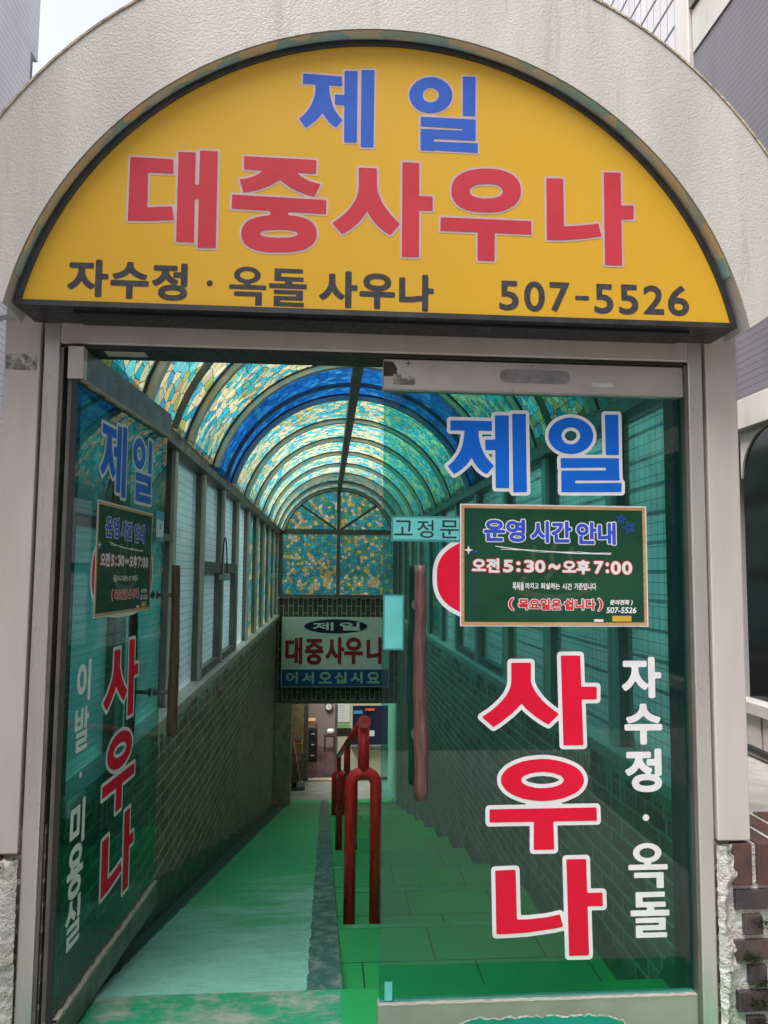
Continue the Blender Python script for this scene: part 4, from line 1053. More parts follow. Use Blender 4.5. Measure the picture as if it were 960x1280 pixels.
led_m, N, L, out = new_mat('red_led_digits')
e = N.new('ShaderNodeEmission'); e.inputs['Color'].default_value = (1, 0.08, 0.04, 1); e.inputs['Strength'].default_value = 0.9
L.new(e.outputs[0], out.inputs['Surface'])
t = empty('digital_clock', (0.572, DW - 0.03, -1.215), 0, 'black digital display with small red lights on the counter window', 'clock')
box('housing', 0, 0.19, 0, 0.022, 0, 0.055, M['dark'], t, 0.003)
bm = bmesh.new()
for i in range(4): add_box(bm, 0.02 + i * 0.042, 0.044 + i * 0.042, -0.003, -0.0005, 0.012, 0.043)
link('digits', bm, led_m, t)

t = empty('wall_clock', (-0.072, 14.61, -1.60), 0, 'round wall clock with dark rim on the far room wall', 'clock')
bm = bmesh.new(); add_tube(bm, [(0, 0, 0), (0, -0.035, 0)], 0.085, 32); bmesh.ops.recalc_face_normals(bm, faces=bm.faces); link('rim', bm, M['navy'], t)
bm = bmesh.new(); add_tube(bm, [(0, -0.0352, 0), (0, -0.037, 0)], 0.068, 32); bmesh.ops.recalc_face_normals(bm, faces=bm.faces); link('dial', bm, M['paper'], t)
bm = bmesh.new(); add_box(bm, -0.003, 0.003, -0.041, -0.0375, 0, 0.05); add_box(bm, 0, 0.036, -0.0445, -0.0415, -0.003, 0.003); link('hands', bm, M['dark'], t)

t = empty('filing_cabinet', (-0.72, 13.3, FLAT_Z + 0.003), 0, 'dark steel cabinet with drawers just inside the lobby doorway', 'cabinet')
box('body', 0, 0.42, 0, 0.5, 0, 0.66, M['cab_steel'], t, 0.006)
for i in range(3):
    d = box('drawer', 0.02, 0.40, -0.015, -0.001, 0.03 + i * 0.21, 0.22 + i * 0.21, M['cab_steel'], t, 0.003)
    box('handle', 0.30, 0.37, -0.03, -0.016, 0.11 + i * 0.21, 0.135 + i * 0.21, M['steel'], d, 0.003)
t = empty('cardboard_box', (-0.68, 13.34, FLAT_Z + 0.664), 0, 'orange brown cardboard box on top of the dark cabinet', 'box')
box('carton', 0, 0.34, 0, 0.32, 0, 0.13, M['card'], t, 0.004)
box('flap', -0.005, 0.345, -0.006, -0.001, 0.085, 0.132, M['card'], t)
t = empty('storage_rack', (-0.76, 11.52, FLAT_Z + 0.001), 0, 'low dark wooden rack against the wall left of the lobby doorway', 'rack')
for x in (0, 0.20):
    for y in (0, 0.30): box('post', x, x + 0.03, y, y + 0.03, 0, 0.58, M['bronze'], t, 0.003)
for z in (0.08, 0.32, 0.55): box('shelf', -0.005, 0.235, -0.005, 0.335, z, z + 0.025, M['bronze'], t, 0.003)
t = empty('plastic_crate', (-0.745, 11.54, FLAT_Z + 0.577), 0, 'orange crate standing on the low dark rack', 'crate')
bm = bmesh.new()
add_box(bm, 0, 0.2, 0, 0.28, 0, 0.012)
for a in ((0, 0.2, 0, 0.012), (0, 0.2, 0.268, 0.28), (0, 0.012, 0.0121, 0.2679), (0.188, 0.2, 0.0121, 0.2679)): add_box(bm, a[0], a[1], a[2], a[3], 0.0121, 0.17)
link('shell', bm, M['card'], t)
box('rim', -0.006, 0.206, -0.006, -0.001, 0.145, 0.17, M['card'], t, 0.002)
t = empty('broom', (-0.567, 11.42, FLAT_Z + 0.001), 0, 'broom with pale stick leaning left of the lobby doorway', 'broom')
tube('stick', [(0.0, 0, 0.10), (-0.13, 0.06, 0.82)], 0.011, M['cement'], t, 8)
bm = bmesh.new()
vs = add_box(bm, -0.05, 0.05, -0.025, 0.025, 0, 0.12)
for v in vs:
    if v.co.z < 0.05: v.co.x *= 1.5
link('bristles', bm, M['plastic'], t)
t = empty('dustpan', (-0.70, 11.3, FLAT_Z + 0.001), 0, 'black dustpan on the floor beside the leaning broom', 'dustpan')
bm = bmesh.new(); add_box(bm, 0, 0.2, 0, 0.18, 0, 0.012, 0.003); add_box(bm, 0, 0.2, 0.181, 0.195, 0, 0.07, 0.003); add_box(bm, -0.013, -0.001, 0, 0.195, 0, 0.05, 0.003); add_box(bm, 0.201, 0.213, 0, 0.195, 0, 0.05, 0.003)
link('pan', bm, M['dark'], t)
tube('handle', [(0.1, 0.19, 0.065), (0.09, 0.20, 0.45)], 0.01, M['dark'], t, 8)
def shoe(x, label):
    bm = bmesh.new()
    prof = [(0.0, 0.032, 0.05), (0.05, 0.036, 0.058), (0.12, 0.034, 0.055), (0.19, 0.044, 0.04), (0.24, 0.036, 0.03), (0.262, 0.015, 0.018)]
    rings = []
    for (y, w, h) in prof:
        rings.append([bm.verts.new((w * math.cos(a), -y, max(0, h * math.sin(a)))) for a in [math.pi * i / 8 for i in range(9)]])
    for a, b in zip(rings, rings[1:]):
        for i in range(8): bm.faces.new((a[i], b[i], b[i + 1], a[i + 1])).smooth = True
        bm.faces.new((a[0], a[8], b[8], b[0]))
    bm.faces.new(rings[0]); bm.faces.new(rings[-1][::-1])
    bmesh.ops.recalc_face_normals(bm, faces=bm.faces)
    o = link('shoe', bm, M['dark'])
    o.location = (x, 12.3, FLAT_Z + 0.0045)
    return tag(o, label, 'shoe', 'shoes on the lobby threshold')
shoe(-0.155, 'black shoe on the left of the pair inside the lobby doorway')
shoe(-0.055, 'black shoe on the right of the pair inside the lobby doorway')
t = empty('stool', (-0.16, 14.1, FLAT_Z + 0.003), 0, 'low reddish brown stool against the far room wall', 'stool')
for x in (0, 0.19):
    for y in (0, 0.22): box('leg', x, x + 0.03, y, y + 0.03, 0, 0.31, M['maroon'], t, 0.002)
box('seat', -0.01, 0.23, -0.01, 0.26, 0.311, 0.35, M['maroon'], t, 0.004)
bm = bmesh.new(); add_box(bm, -0.07, 0.07, -0.07, 0.07, 0, 0.10, 0.035, seg=3)
o = link('towel', bm, M['paper']); o.location = (-0.03, 14.22, FLAT_Z + 0.354); tag(o, 'folded white towel on the low reddish stool', 'towel')

# ------------------------------------------------------------------ red handrail on the stair edge
hr = empty('handrail', (0.03, 1.6, -0.409), 0, 'red enamelled pipe handrail on arched double posts beside the ramp', 'handrail')
hv = hr.location
PX, PR = 0.034, 0.029
posts = [(1.60, -0.409, 0.357, 0.573), (4.29, -1.0225, -0.338, -0.130), (7.82, -1.8405, -1.228, -1.050)]
for (y, zb, zu, zr) in posts:
    g = 0.062
    pts = [(PX - g, y, zb + 0.001)] + [(PX - g * math.cos(a), y, zu - PR - g + g * math.sin(a)) for a in [math.pi * i / 14 for i in range(15)]] + [(PX + g, y, zb + 0.001)]
    pst = tube('post', [Vector(p) - hv for p in pts], PR, M['red_paint'], hr, 18)
    tube('stem', [Vector((PX, y, zu - 0.04)) - hv, Vector((PX, y, zr - 0.012)) - hv], PR * 0.96, M['red_paint'], pst, 18)
    for sx in (-1, 1):
        tube('base_flange', [Vector((PX + sx * g, y, zb + 0.0012)) - hv, Vector((PX + sx * g, y, zb + 0.009)) - hv], PR * 1.35, M['red_paint'], pst, 18)
rail_pts = [(PX, 1.565, 0.576), (PX, 4.29, -0.130), (PX, 7.82, -1.05), (PX, 8.4, -1.2)]
tube('rail', [Vector(p) - hv for p in rail_pts], PR * 1.02, M['red_paint'], hr, 20)
tube('end_cap', [Vector((PX, 1.5652, 0.576)) - hv, Vector((PX, 1.556, 0.5785)) - hv], PR * 1.08, worn('red_end_cap', (0.60, 0.05, 0.055), (0.5, 0.035, 0.04), 30, rough=0.35), hr, 20)
tube('bolt_hole', [Vector((PX, 1.5559, 0.5785)) - hv, Vector((PX, 1.5550, 0.5788)) - hv], 0.0055, M['dark'], hr, 10)

# ------------------------------------------------------------------ street front: frame
fr = empty('entrance_frame', (0, 0.0, 0.0), 0, 'weathered aluminium entrance frame of paired posts and lintel around the glass doors', 'door frame')
for s in (-1, 1):
    box('outer_post', s * 0.985, s * 1.084, 0.0, 0.11, 0.53, 2.05, M['frame'], fr, 0.004)
    box('inner_post', s * 0.931, s * 0.9765, 0.004, 0.13, -0.04, 2.05, M['frame_in'], fr, 0.004)
    box('joint', s * 0.976, s * 0.9855, 0.03, 0.10, 0.53, 2.0, M['dark'], fr)
    box('door_stop', s * 0.905, s * 0.9305, 0.055, 0.125, 0.001, 1.946, M['dark'], fr, 0.002)
    box('corner_gasket', s * 0.921, s * 0.9308, 0.008, 0.054, 0.001, 1.946, M['bronze'], fr, 0.001)
bm = bmesh.new()
add_box(bm, -0.9305, 0.9305, 0.001, 0.13, 1.949, 2.06, 0.004)
add_box(bm, -0.9304, 0.9304, 0.008, 0.125, 1.938, 1.9485, 0.001, mi=1)
link('lintel', bm, [M['frame'], M['dark']], fr)
box('anchor_plate', -0.815, -0.70, 0.03, 0.075, 1.934, 1.9375, M['steel'], fr, 0.001)
o = shape([[(-1.078, 1.868), (-0.992, 1.866), (-0.990, 1.908), (-1.02, 1.914), (-1.078, 1.912)]], M['tape'], fr, -0.001, 0.004, 'torn_tape')
tube('conduit', [(-1.16, 0.05, 2.018), (-1.09, 0.0, 2.018), (-1.05, -0.02, 2.022), (-1.04, 0.02, 2.0)], 0.008, M['plastic'], fr, 8)

# ------------------------------------------------------------------ yellow shop sign
def seg_arc(r, zc, zb, n=56):
    a0 = math.asin((zb - zc) / r)
    return [(r * math.cos(a0 + (math.pi - 2 * a0) * i / n), zc + r * math.sin(a0 + (math.pi - 2 * a0) * i / n)) for i in range(n + 1)]
def prism(name, pts, y0, y1, m, parent):
    n = len(pts)
    V = [(x, y0, z) for x, z in pts] + [(x, y1, z) for x, z in pts]
    F = [tuple(range(n)), tuple(range(2 * n - 1, n - 1, -1))] + [(i, i + n, (i + 1) % n + n, (i + 1) % n) for i in range(n)]
    o = pyobj(name, V, F, m, parent)
    b = bmesh.new(); b.from_mesh(o.data); bmesh.ops.recalc_face_normals(b, faces=b.faces); b.to_mesh(o.data); b.free()
    return o
sg = empty('shop_sign', (0, 0, 0), 0, 'yellow half-round light box sign with blue and red lettering over the entrance', 'sign')
SZ, SR, SB = 1.783, 1.026, 2.006
prism('housing', seg_arc(SR, SZ, SB), -0.146, -0.003, M['sign_black'], sg)
prism('face', seg_arc(SR - 0.015, SZ, SB + 0.014), -0.150, -0.1461, M['yellow'], sg)
outer, inner = seg_arc(SR + 0.001, SZ, SB - 0.001), seg_arc(SR - 0.0152, SZ, SB + 0.0138)
V = [(x, -0.154, z) for x, z in outer] + [(x, -0.154, z) for x, z in inner] + [(x, -0.1463, z) for x, z in outer] + [(x, -0.1463, z) for x, z in inner]
n = len(outer); F = []
for i in range(n):
    j = (i + 1) % n
    F += [(i, j, n + j, n + i), (i, 2 * n + i, 2 * n + j, j), (n + i, n + j, 3 * n + j, 3 * n + i)]
pyobj('trim', V, F, M['sign_black'], sg)
box('underside_tray', -0.86, 0.88, -0.115, -0.02, 1.996, 2.0055, M['dark'], sg, 0.002)
LY = -0.1506
letter(['sign_je', 'sign_il'], M['sign_blue'], sg, LY, 0.0055, M['sign_edge'])
letter(['sign_dae', 'sign_jung', 'sign_sa', 'sign_u', 'sign_na'], M['sign_red'], sg, LY, 0.0062, M['sign_edge'])
text([('자', (-0.866, 2.033, -0.758, 2.137)), ('수', (-0.753, 2.031, -0.651, 2.134)), ('정', (-0.643, 2.030, -0.548, 2.135)), ('·', (-0.497, 2.074, -0.480, 2.091)),
      ('옥', (-0.435, 2.026, -0.337, 2.132)), ('돌', (-0.327, 2.026, -0.226, 2.132)), ('사', (-0.191, 2.026, -0.085, 2.131)), ('우', (-0.080, 2.026, 0.019, 2.128)), ('나', (0.030, 2.024, 0.128, 2.129))],
     M['sign_dark'], sg, LY, 0.0042, cell=0.0022)
text([('5', (0.312, 2.035, 0.368, 2.121)), ('0', (0.383, 2.034, 0.443, 2.122)), ('7', (0.456, 2.036, 0.514, 2.122)), ('-', (0.530, 2.072, 0.570, 2.085)), ('5', (0.585, 2.035, 0.641, 2.122)),
      ('5', (0.657, 2.035, 0.714, 2.123)), ('2', (0.728, 2.038, 0.789, 2.123)), ('6', (0.800, 2.036, 0.863, 2.125))], M['sign_dark'], sg, LY, 0.0028, cell=0.0018)

# ------------------------------------------------------------------ white arch fascia around the sign
af = empty('arch_fascia', (0, -0.12, 2.0), 0, 'wide white embossed arch band framing the yellow sign', 'arch')
def ring(name, ri, ci, ro, co, ai, ao, y0, y1, m, n=64):
    V, F = [], []
    for i in range(n + 1):
        a = ai + (math.pi - 2 * ai) * i / n
        b = ao + (math.pi - 2 * ao) * i / n
        for (r, c, an) in ((ri, ci, a), (ro, co, b)):
            for y in (y0, y1):
                V.append((c[0] + r * math.cos(an), y + 0.12, c[1] + r * math.sin(an) - 2.0))
    for i in range(n):
        p, q = 4 * i, 4 * i + 4
        for f in ((p, p + 2, q + 2, q), (p + 1, q + 1, q + 3, p + 3), (p + 2, p + 3, q + 3, q + 2), (p, q, q + 1, p + 1)): F.append(f)
    F += [(0, 1, 3, 2), (4 * n, 4 * n + 2, 4 * n + 3, 4 * n + 1)]
    o = pyobj(name, V, F, m, af)
    b = bmesh.new(); b.from_mesh(o.data); bmesh.ops.recalc_face_normals(b, faces=b.faces); b.to_mesh(o.data); b.free()
    return o
ring('band', 1.040, (0.002, 1.777), 1.275, (0.022, 1.799), R(12.1), R(15.7), -0.190, -0.05, M['white_sheet'])
ring('edge_trim', 1.2755, (0.022, 1.799), 1.281, (0.022, 1.799), R(15.7), R(15.7), -0.1935, -0.05, M['cement'])
ring('end_closure', 1.041, (0.002, 1.777), 1.27, (0.022, 1.799), R(11.2), R(14.9), -0.186, -0.06, M['sign_black'], 2) if False else None
# film left on the inside of the arch
V, F, U = [], [], []
n = 60
a0, a1 = R(21), R(163)
for i in range(n + 1):
    a = a0 + (a1 - a0) * i / n
    rr = 1.0375
    for y in (-0.187, -0.06):
        V.append((0.002 + rr * math.cos(a), y + 0.12, 1.777 + rr * math.sin(a) - 2.0)); U.append((rr * a, y * 1.6))
for i in range(n): F.append((2 * i, 2 * i + 1, 2 * i + 3, 2 * i + 2))
def film_scrap():
    m, N, L, out = new_mat('faded_film_strip')
    uv = texco(N, L, 'UV')
    vn = N.new('ShaderNodeTexVoronoi'); vn.voronoi_dimensions = '2D'; vn.inputs['Scale'].default_value = 15; L.new(uv, vn.inputs['Vector'])
    sp = N.new('ShaderNodeSeparateColor'); L.new(vn.outputs['Color'], sp.inputs[0])
    col = ramp(N, L, sp.outputs[0], [(0, (0.70, 0.60, 0.42)), (0.3, (0.42, 0.55, 0.50)), (0.55, (0.62, 0.62, 0.5)), (0.75, (0.34, 0.55, 0.54)), (0.9, (0.75, 0.6, 0.36))], True)
    bsdf(N, L, out, col, 0.5)
    return m
o = pyobj('film_strip', V, F, film_scrap(), af)
uv = o.data.uv_layers.new(name='UVMap')
for lp in o.data.loops: uv.data[lp.index].uv = U[lp.vertex_index]

# ------------------------------------------------------------------ glass doors
def door(loc, rz, label, group, right):
    t = empty('glass_door', loc, rz, label, 'door', group)
    W, ZB, ZT = 0.930, 0.014, 1.936
    box('glass_pane', 0.004, W - 0.004, 0.0, 0.012, 0.095, 1.845, M['glass'], t)
    rm = M['steel'] if right else M['steel_dark']
    tr = box('top_rail', 0.0, W, -0.014, 0.026, 1.842, ZT, rm, t, 0.003)
    br = box('bottom_rail', 0.0, W, -0.014, 0.026, ZB, 0.0975, M['rail_foot'] if right else M['steel_dark'], t, 0.003)
    # bead of old sealant along the rails
    rr = random.Random(9 if right else 4)
    def bead(z, amp, par, up):
        V, F = [], []
        n = 60
        for i in range(n + 1):
            u = W * i / n
            h = amp * (0.35 + rr.random() * 0.8)
            V += [(u, -0.0147, z), (u, -0.0147, z + (h if up else -h)), (u, -0.001, z + (h if up else -h))]
        for i in range(n):
            a, b = 3 * i, 3 * i + 3
            F += [(a, b, b + 1, a + 1), (a + 1, b + 1, b + 2, a + 2)]
        pyobj('sealant', V, F, M['sealant'], par)
    bead(1.845, 0.010 if not right else 0.004, tr, False)
    bead(0.095, 0.012 if not right else 0.004, br, True)
    if not right:
        box('end_cap', -0.003, 0.024, -0.0165, -0.0145, 1.845, 1.934, M['steel'], tr, 0.0005)
        box('end_cap', -0.004, -0.0005, -0.016, 0.028, 1.842, 1.936, M['steel'], tr, 0.001)
        box('edge_strip', -0.004, 0.003, -0.002, 0.014, 0.098, 1.842, M['dark'], t)
    else:
        b = bmesh.new()
        pts = [(0.352 + 0.021 + 0.021 * math.cos(a), 1.893 + 0.021 * math.sin(a)) for a in [math.pi / 2 + math.pi * i / 10 for i in range(11)]] + [(0.547 + 0.021 * math.cos(a), 1.893 + 0.021 * math.sin(a)) for a in [-math.pi / 2 + math.pi * i / 10 for i in range(11)]]
        shape([pts], worn('worn_grey_label', (0.30, 0.29, 0.30), (0.20, 0.195, 0.2), 30, rough=0.5, c3=(0.06, 0.06, 0.06), s3=50, lo3=0.64, hi3=0.7), tr, -0.0150, 0.003, 'oval_plate')
        b.free()
        tube('screw', [(0.074, -0.0145, 1.922), (0.074, -0.0175, 1.922)], 0.010, M['steel'], tr, 16)
        shape([[(0.066, 1.9208), (0.082, 1.9208), (0.082, 1.9232), (0.066, 1.9232)], [(0.0728, 1.914), (0.0752, 1.914), (0.0752, 1.930), (0.0728, 1.930)]], M['dark'], tr, -0.0180, 0.0012, 'screw_slot')
        shape([[(0.001, 1.882), (0.040, 1.884), (0.042, 1.905), (0.030, 1.926), (0.001, 1.928)]], plain('brown_glue_residue', (0.085, 0.05, 0.035), 0.8), tr, -0.0149, 0.003, 'glue_patch')
        shape([[(0.030, 1.858), (0.095, 1.858), (0.095, 1.888), (0.030, 1.890)]], M['tape'], tr, -0.0152, 0.003, 'torn_label')
        shape([[(0.635, 1.868), (0.702, 1.867), (0.702, 1.879), (0.635, 1.880)]], M['paper'], tr, -0.0150, 0.003, 'small_label')
        text([('ㄷ-바로문', (0.638, 1.870, 0.699, 1.878))], M['v_black'], tr, -0.0154, 0.0002, cell=0.0012, name='small_print') if False else None
        # splash of teal floor paint over the foot of the rail
        top = [(0.20 + 0.5 * i / 40, 0.034 + 0.018 * min(1, i / 5) * min(1, (40 - i) / 5) + rr.uniform(-0.004, 0.004)) for i in range(41)]
        shape([[(0.17, 0.015), (0.71, 0.015)] + top[::-1] + [(0.17, 0.03)]], M['paint_teal'], br, -0.0155, 0.0025, 'paint_splash')
        shape([[(0.165, 0.015), (0.715, 0.015)] + [(x, z + 0.0035 + rr.uniform(0, 0.003)) for x, z in top[::-1]] + [(0.165, 0.034)]], M['plaster'], br, -0.0150, 0.0025, 'chipped_paint_edge')
    # lettering on the outer face
    y = -0.0012
    letter(['door_je', 'door_il'], M['v_blue'], t, y, 0.0105, M['v_white'])
    letter(['door_sa', 'door_u', 'door_na'], M['v_red'], t, y, 0.0115, M['v_white'], cell=0.0034)
    du = 0.0
    shape([superellipse(0.468, 1.288, 0.304, 0.131, 2.7)], M['v_red'], t, y - 0.0004, 0.004, 'oval_badge')
    shape([superellipse(0.468, 1.288, 0.304, 0.131, 2.7)], M['v_white'], t, y, 0.004, 'oval_badge_outline', 0.0125)
    if right:
        text([('자', (0.718, 0.935, 0.839, 1.056)), ('수', (0.724, 0.800, 0.839, 0.919)), ('정', (0.724, 0.663, 0.835, 0.788)), ('·', (0.774, 0.581, 0.794, 0.600)), ('옥', (0.730, 0.392, 0.845, 0.517)), ('돌', (0.734, 0.254, 0.847, 0.381))], M['v_white'], t, y, 0.0050, cell=0.0024)
    else:
        text([('이', (0.083, 0.914, 0.188, 1.036)), ('발', (0.081, 0.778, 0.183, 0.898)), ('·', (0.127, 0.698, 0.146, 0.717)), ('미', (0.075, 0.509, 0.184, 0.635)), ('용', (0.066, 0.369, 0.183, 0.516)), ('실', (0.068, 0.238, 0.180, 0.366))], M['v_white'], t, y, 0.0050, cell=0.0024)
    # wooden pull bars, one on each face
    uh = 0.107 if right else 0.845
    for sy in (-1, 1):
        yy = -0.075 if sy < 0 else 0.087
        hb = bmesh.new()
        k = 26
        pts, rs = [], []
        for i in range(k + 1):
            f = i / k
            z = 0.672 + 0.65 * f
            pts.append((uh + 0.0025 * math.sin(f * 9) - 0.006 * f + 0.003, yy + 0.002 * math.sin(f * 7 + 1), z))
            rs.append((0.0182 + 0.0018 * math.sin(f * 5 + 0.5) + 0.0007 * math.sin(f * 31)) * (0.9 if i in (0, k) else 1))
        add_tube(hb, pts, rs, 16)
        bmesh.ops.recalc_face_normals(hb, faces=hb.faces)
        h = link('handle', hb, M['wood'], t)
        for z in (0.835, 1.207):
            ys = (-0.060, -0.0005) if sy < 0 else (0.0125, 0.072)
            tube('bracket', [(uh, ys[0], z), (uh, ys[1], z)], 0.008, M['bronze'], h, 10)
            tube('bracket_plate', [(uh, -0.0045 if sy < 0 else 0.0125, z), (uh, -0.0003 if sy < 0 else 0.0168, z)], 0.017, M['bronze'], h, 14)
    return t
LH, LA = (-0.8735, -0.0134, 0), 1.5045
door_r = door((0.0, 0.032, 0), 0.0, 'closed green-tinted glass door on the right with white vertical lettering', 'glass doors of the entrance', True)
door_l = door(LH, LA, 'green-tinted glass door swung open against the left passage wall', 'glass doors of the entrance', False)
bp = box('pivot', -0.905, -0.884, 0.0, 0.05, 0.001, 1.945, M['bronze'], fr, 0.003)

# ------------------------------------------------------------------ opening-hours posters
def on_door(loc, rz, u, v, d):
    c, s = math.cos(rz), math.sin(rz)
    return (loc[0] + c * u + s * d, loc[1] + s * u - c * d, v)
def poster(loc, rz, u, v, label):
    t = empty('notice_poster', on_door(loc, rz, u, v, 0.0034), rz, label, 'poster', 'opening hours posters on the doors')
    W, H = 0.569, 0.361
    def q(x0, y0, x1, y1): return (W * (x0 - 55) / 863, H * (1 - (y1 - 42) / 560), W * (x1 - 55) / 863, H * (1 - (y0 - 42) / 560))
    def qp(x, y): return (W * (x - 55) / 863, H * (1 - (y - 42) / 560))
    box('backing', 0, W, 0, 0.0012, 0, H, M['v_white'], t)
    bm = bmesh.new()
    a, b = 0.0035, 0.0125
    for r in ((a, W - a, H - b, H - a), (a, W - a, a, b), (a, b, b + 0.0001, H - b - 0.0001), (W - b, W - a, b + 0.0001, H - b - 0.0001)):
        add_box(bm, r[0], r[1], -0.0008, -0.0001, r[2], r[3])
    link('wooden_border', bm, M['board_wood'], t)
    box('chalkboard', b + 0.0002, W - b - 0.0002, -0.0006, -0.0001, b + 0.0002, H - b - 0.0002, M['board_green'], t)
    y = -0.0009
    # bath motif behind the writing: a bowl and rising steam
    e = [qp(x, z) for x, z in [(345, 372), (322, 398), (308, 425), (318, 450), (360, 470), (430, 480), (500, 480), (570, 470), (635, 452), (668, 430), (662, 402), (630, 372), (622, 382), (640, 405), (636, 425), (600, 442), (540, 452), (480, 456), (420, 450), (370, 438), (342, 422), (348, 398), (362, 378)]]
    st = [stroke([qp(x, z) for x, z in s], 0.014) for s in (([(375, 345), (395, 310), (385, 270), (400, 235)]), ([(445, 385), (490, 335), (470, 280), (490, 222)]), ([(550, 370), (575, 320), (555, 275), (570, 235)]))]
    shape([e] + st, M['board_motif'], t, y, 0.0024, 'bath_symbol')
    y2 = -0.0014
    text([('운영', q(163, 112, 352, 215)), ('시간', q(378, 118, 566, 218)), ('안내', q(588, 120, 772, 224))], M['p_blue'], t, y2, 0.0026, 0.0030, M['v_white'], 0.0012)
    text([('오전', q(108, 292, 234, 358)), ('5', q(250, 298, 296, 356)), (':', q(310, 305, 330, 354)), ('3', q(345, 298, 392, 356)), ('0', q(396, 298, 443, 356)), ('~', q(458, 314, 512, 342)), ('오후', q(522, 296, 650, 362)), ('7', q(668, 300, 712, 360)), (':', q(722, 306, 738, 356)), ('0', q(746, 300, 793, 362)), ('0', q(798, 300, 846, 362))],
         M['v_white'], t, y2, 0.0021, 0.0021, M['p_red'], 0.0011)
    text([('목욕을', q(293, 400, 345, 437)), ('마치고', q(352, 402, 412, 432)), ('퇴실하는', q(422, 402, 510, 432)), ('시간', q(520, 404, 566, 434)), ('기준입니다', q(575, 402, 678, 434))], M['v_white'], t, y2, 0.0005, cell=0.0010)
    text([('(', q(274, 472, 298, 528)), ('목요일은', q(318, 476, 516, 526)), ('쉽니다', q(528, 476, 672, 526)), (')', q(684, 472, 706, 530))], M['p_red'], t, y2, 0.0011, 0.0022, M['v_white'], 0.0011)
    text([('문의전화', q(740, 478, 832, 502)), (')', q(836, 478, 846, 504)), ('507-5526', q(722, 512, 862, 540))], M['v_white'], t, y2, 0.0007, cell=0.0009, shear=0.15)
    # chalk underline, stars, sparkles, chalk and sponge
    shape([stroke([qp(x, z) for x, z in [(215, 236), (330, 250), (470, 258), (600, 264), (750, 263)]], 0.0022), stroke([qp(x, z) for x, z in [(240, 250), (400, 254), (560, 266), (750, 268)]], 0.0018), stroke([qp(x, z) for x, z in [(230, 240), (420, 262), (600, 258), (740, 270)]], 0.0012)], M['v_white'], t, y2, 0.0011, 'chalk_underline')
    stars = []
    for cx, cz, r, a0 in ((797, 103, 23, 0.2), (836, 143, 33, -0.3)):
        p = [qp(cx + r * math.sin(a0 + 2 * math.pi * k * 2 / 5), cz - r * math.cos(a0 + 2 * math.pi * k * 2 / 5)) for k in range(5)]
        for k in range(5): stars.append(stroke([p[k], p[(k + 1) % 5]], 0.0016))
    shape(stars, M['p_blue'], t, y2, 0.0009, 'chalk_stars')
    def spark(cx, cz, r): return [qp(cx + (r if k % 2 == 0 else r * 0.33) * math.sin(math.pi * k / 4), cz - (r if k % 2 == 0 else r * 0.33) * math.cos(math.pi * k / 4)) for k in range(8)]
    shape([spark(93, 255, 22)], M['v_white'], t, y2, 0.0010, 'sparkle')
    shape([spark(126, 264, 12)], M['p_blue'], t, y2, 0.0009, 'sparkle')
    x0, z0_, x1, z1_ = q(750, 552, 838, 578); box('sponge', x0, x1, -0.0018, -0.0012, z0_, z1_, M['p_yellow'], t)
    x0, z0_, x1, z1_ = q(750, 549, 838, 553); box('sponge_top', x0, x1, -0.0018, -0.0012, z0_ + 0.0001, z1_, M['p_blue'], t)
    x0, z0_, x1, z1_ = q(665, 568, 708, 580); box('chalk', x0, x1, -0.0018, -0.0012, z0_, z1_, M['v_white'], t)
    return t
poster((0.0, 0.032, 0), 0.0, 0.233, 1.145, 'chalkboard style opening hours poster on the closed right glass door')
poster(LH, LA, 0.183, 1.155, 'chalkboard style opening hours poster on the opened left glass door')

def flat_sign(name, u0, v0, u1, v1, label, cat, d=0.0030, rim=0.006, loc=(0.0, 0.032, 0), rz=0.0, m=None, mr=None):
    t = empty(name, on_door(loc, rz, u0, v0, d), rz, label, cat)
    box('rim', 0, u1 - u0, 0, 0.001, 0, v1 - v0, mr or M['teal_dark'], t)
    box('sheet', rim, u1 - u0 - rim, -0.0007, -0.0001, rim, v1 - v0 - rim, m or M['teal_sticker'], t)
    return t
t = flat_sign('door_sign', 0.028, 1.392, 0.236, 1.468, 'aqua sign with dark lettering at the left of the right door poster', 'sign', 0.0022)
text([('고', (0.009, 0.018, 0.064, 0.062)), ('정', (0.077, 0.011, 0.126, 0.064)), ('문', (0.145, 0.011, 0.201, 0.064))], M['v_black'], t, -0.0012, 0.0004, cell=0.0011)
flat_sign('sticker', 0.006, 1.075, 0.068, 1.236, 'plain upright aqua sticker beside the wooden door handle', 'sticker', 0.0022, 0.005)
t = flat_sign('sticker', 0.804, 1.414, 0.905, 1.533, 'sky blue and white sticker near the free edge of the open left door', 'sticker', 0.0022, 0.001, LH, LA, M['v_white'], M['sky_sticker'])
box('blue_header', 0.001, 0.100, -0.0013, -0.0008, 0.085, 0.118, M['sky_sticker'], t)
box('blue_footer', 0.001, 0.100, -0.0013, -0.0008, 0.001, 0.018, M['sky_sticker'], t)
shape([[(0.040, 0.062), (0.060, 0.062), (0.050, 0.078)], [(0.032, 0.048), (0.068, 0.048), (0.05, 0.066)]], M['sky_sticker'], t, -0.0013, 0.0012, 'emblem')
flat_sign('sticker', 0.018, 0.102, 0.042, 0.155, 'small aqua sticker scrap at the lower left of the right door glass', 'sticker', 0.0022, 0.002)

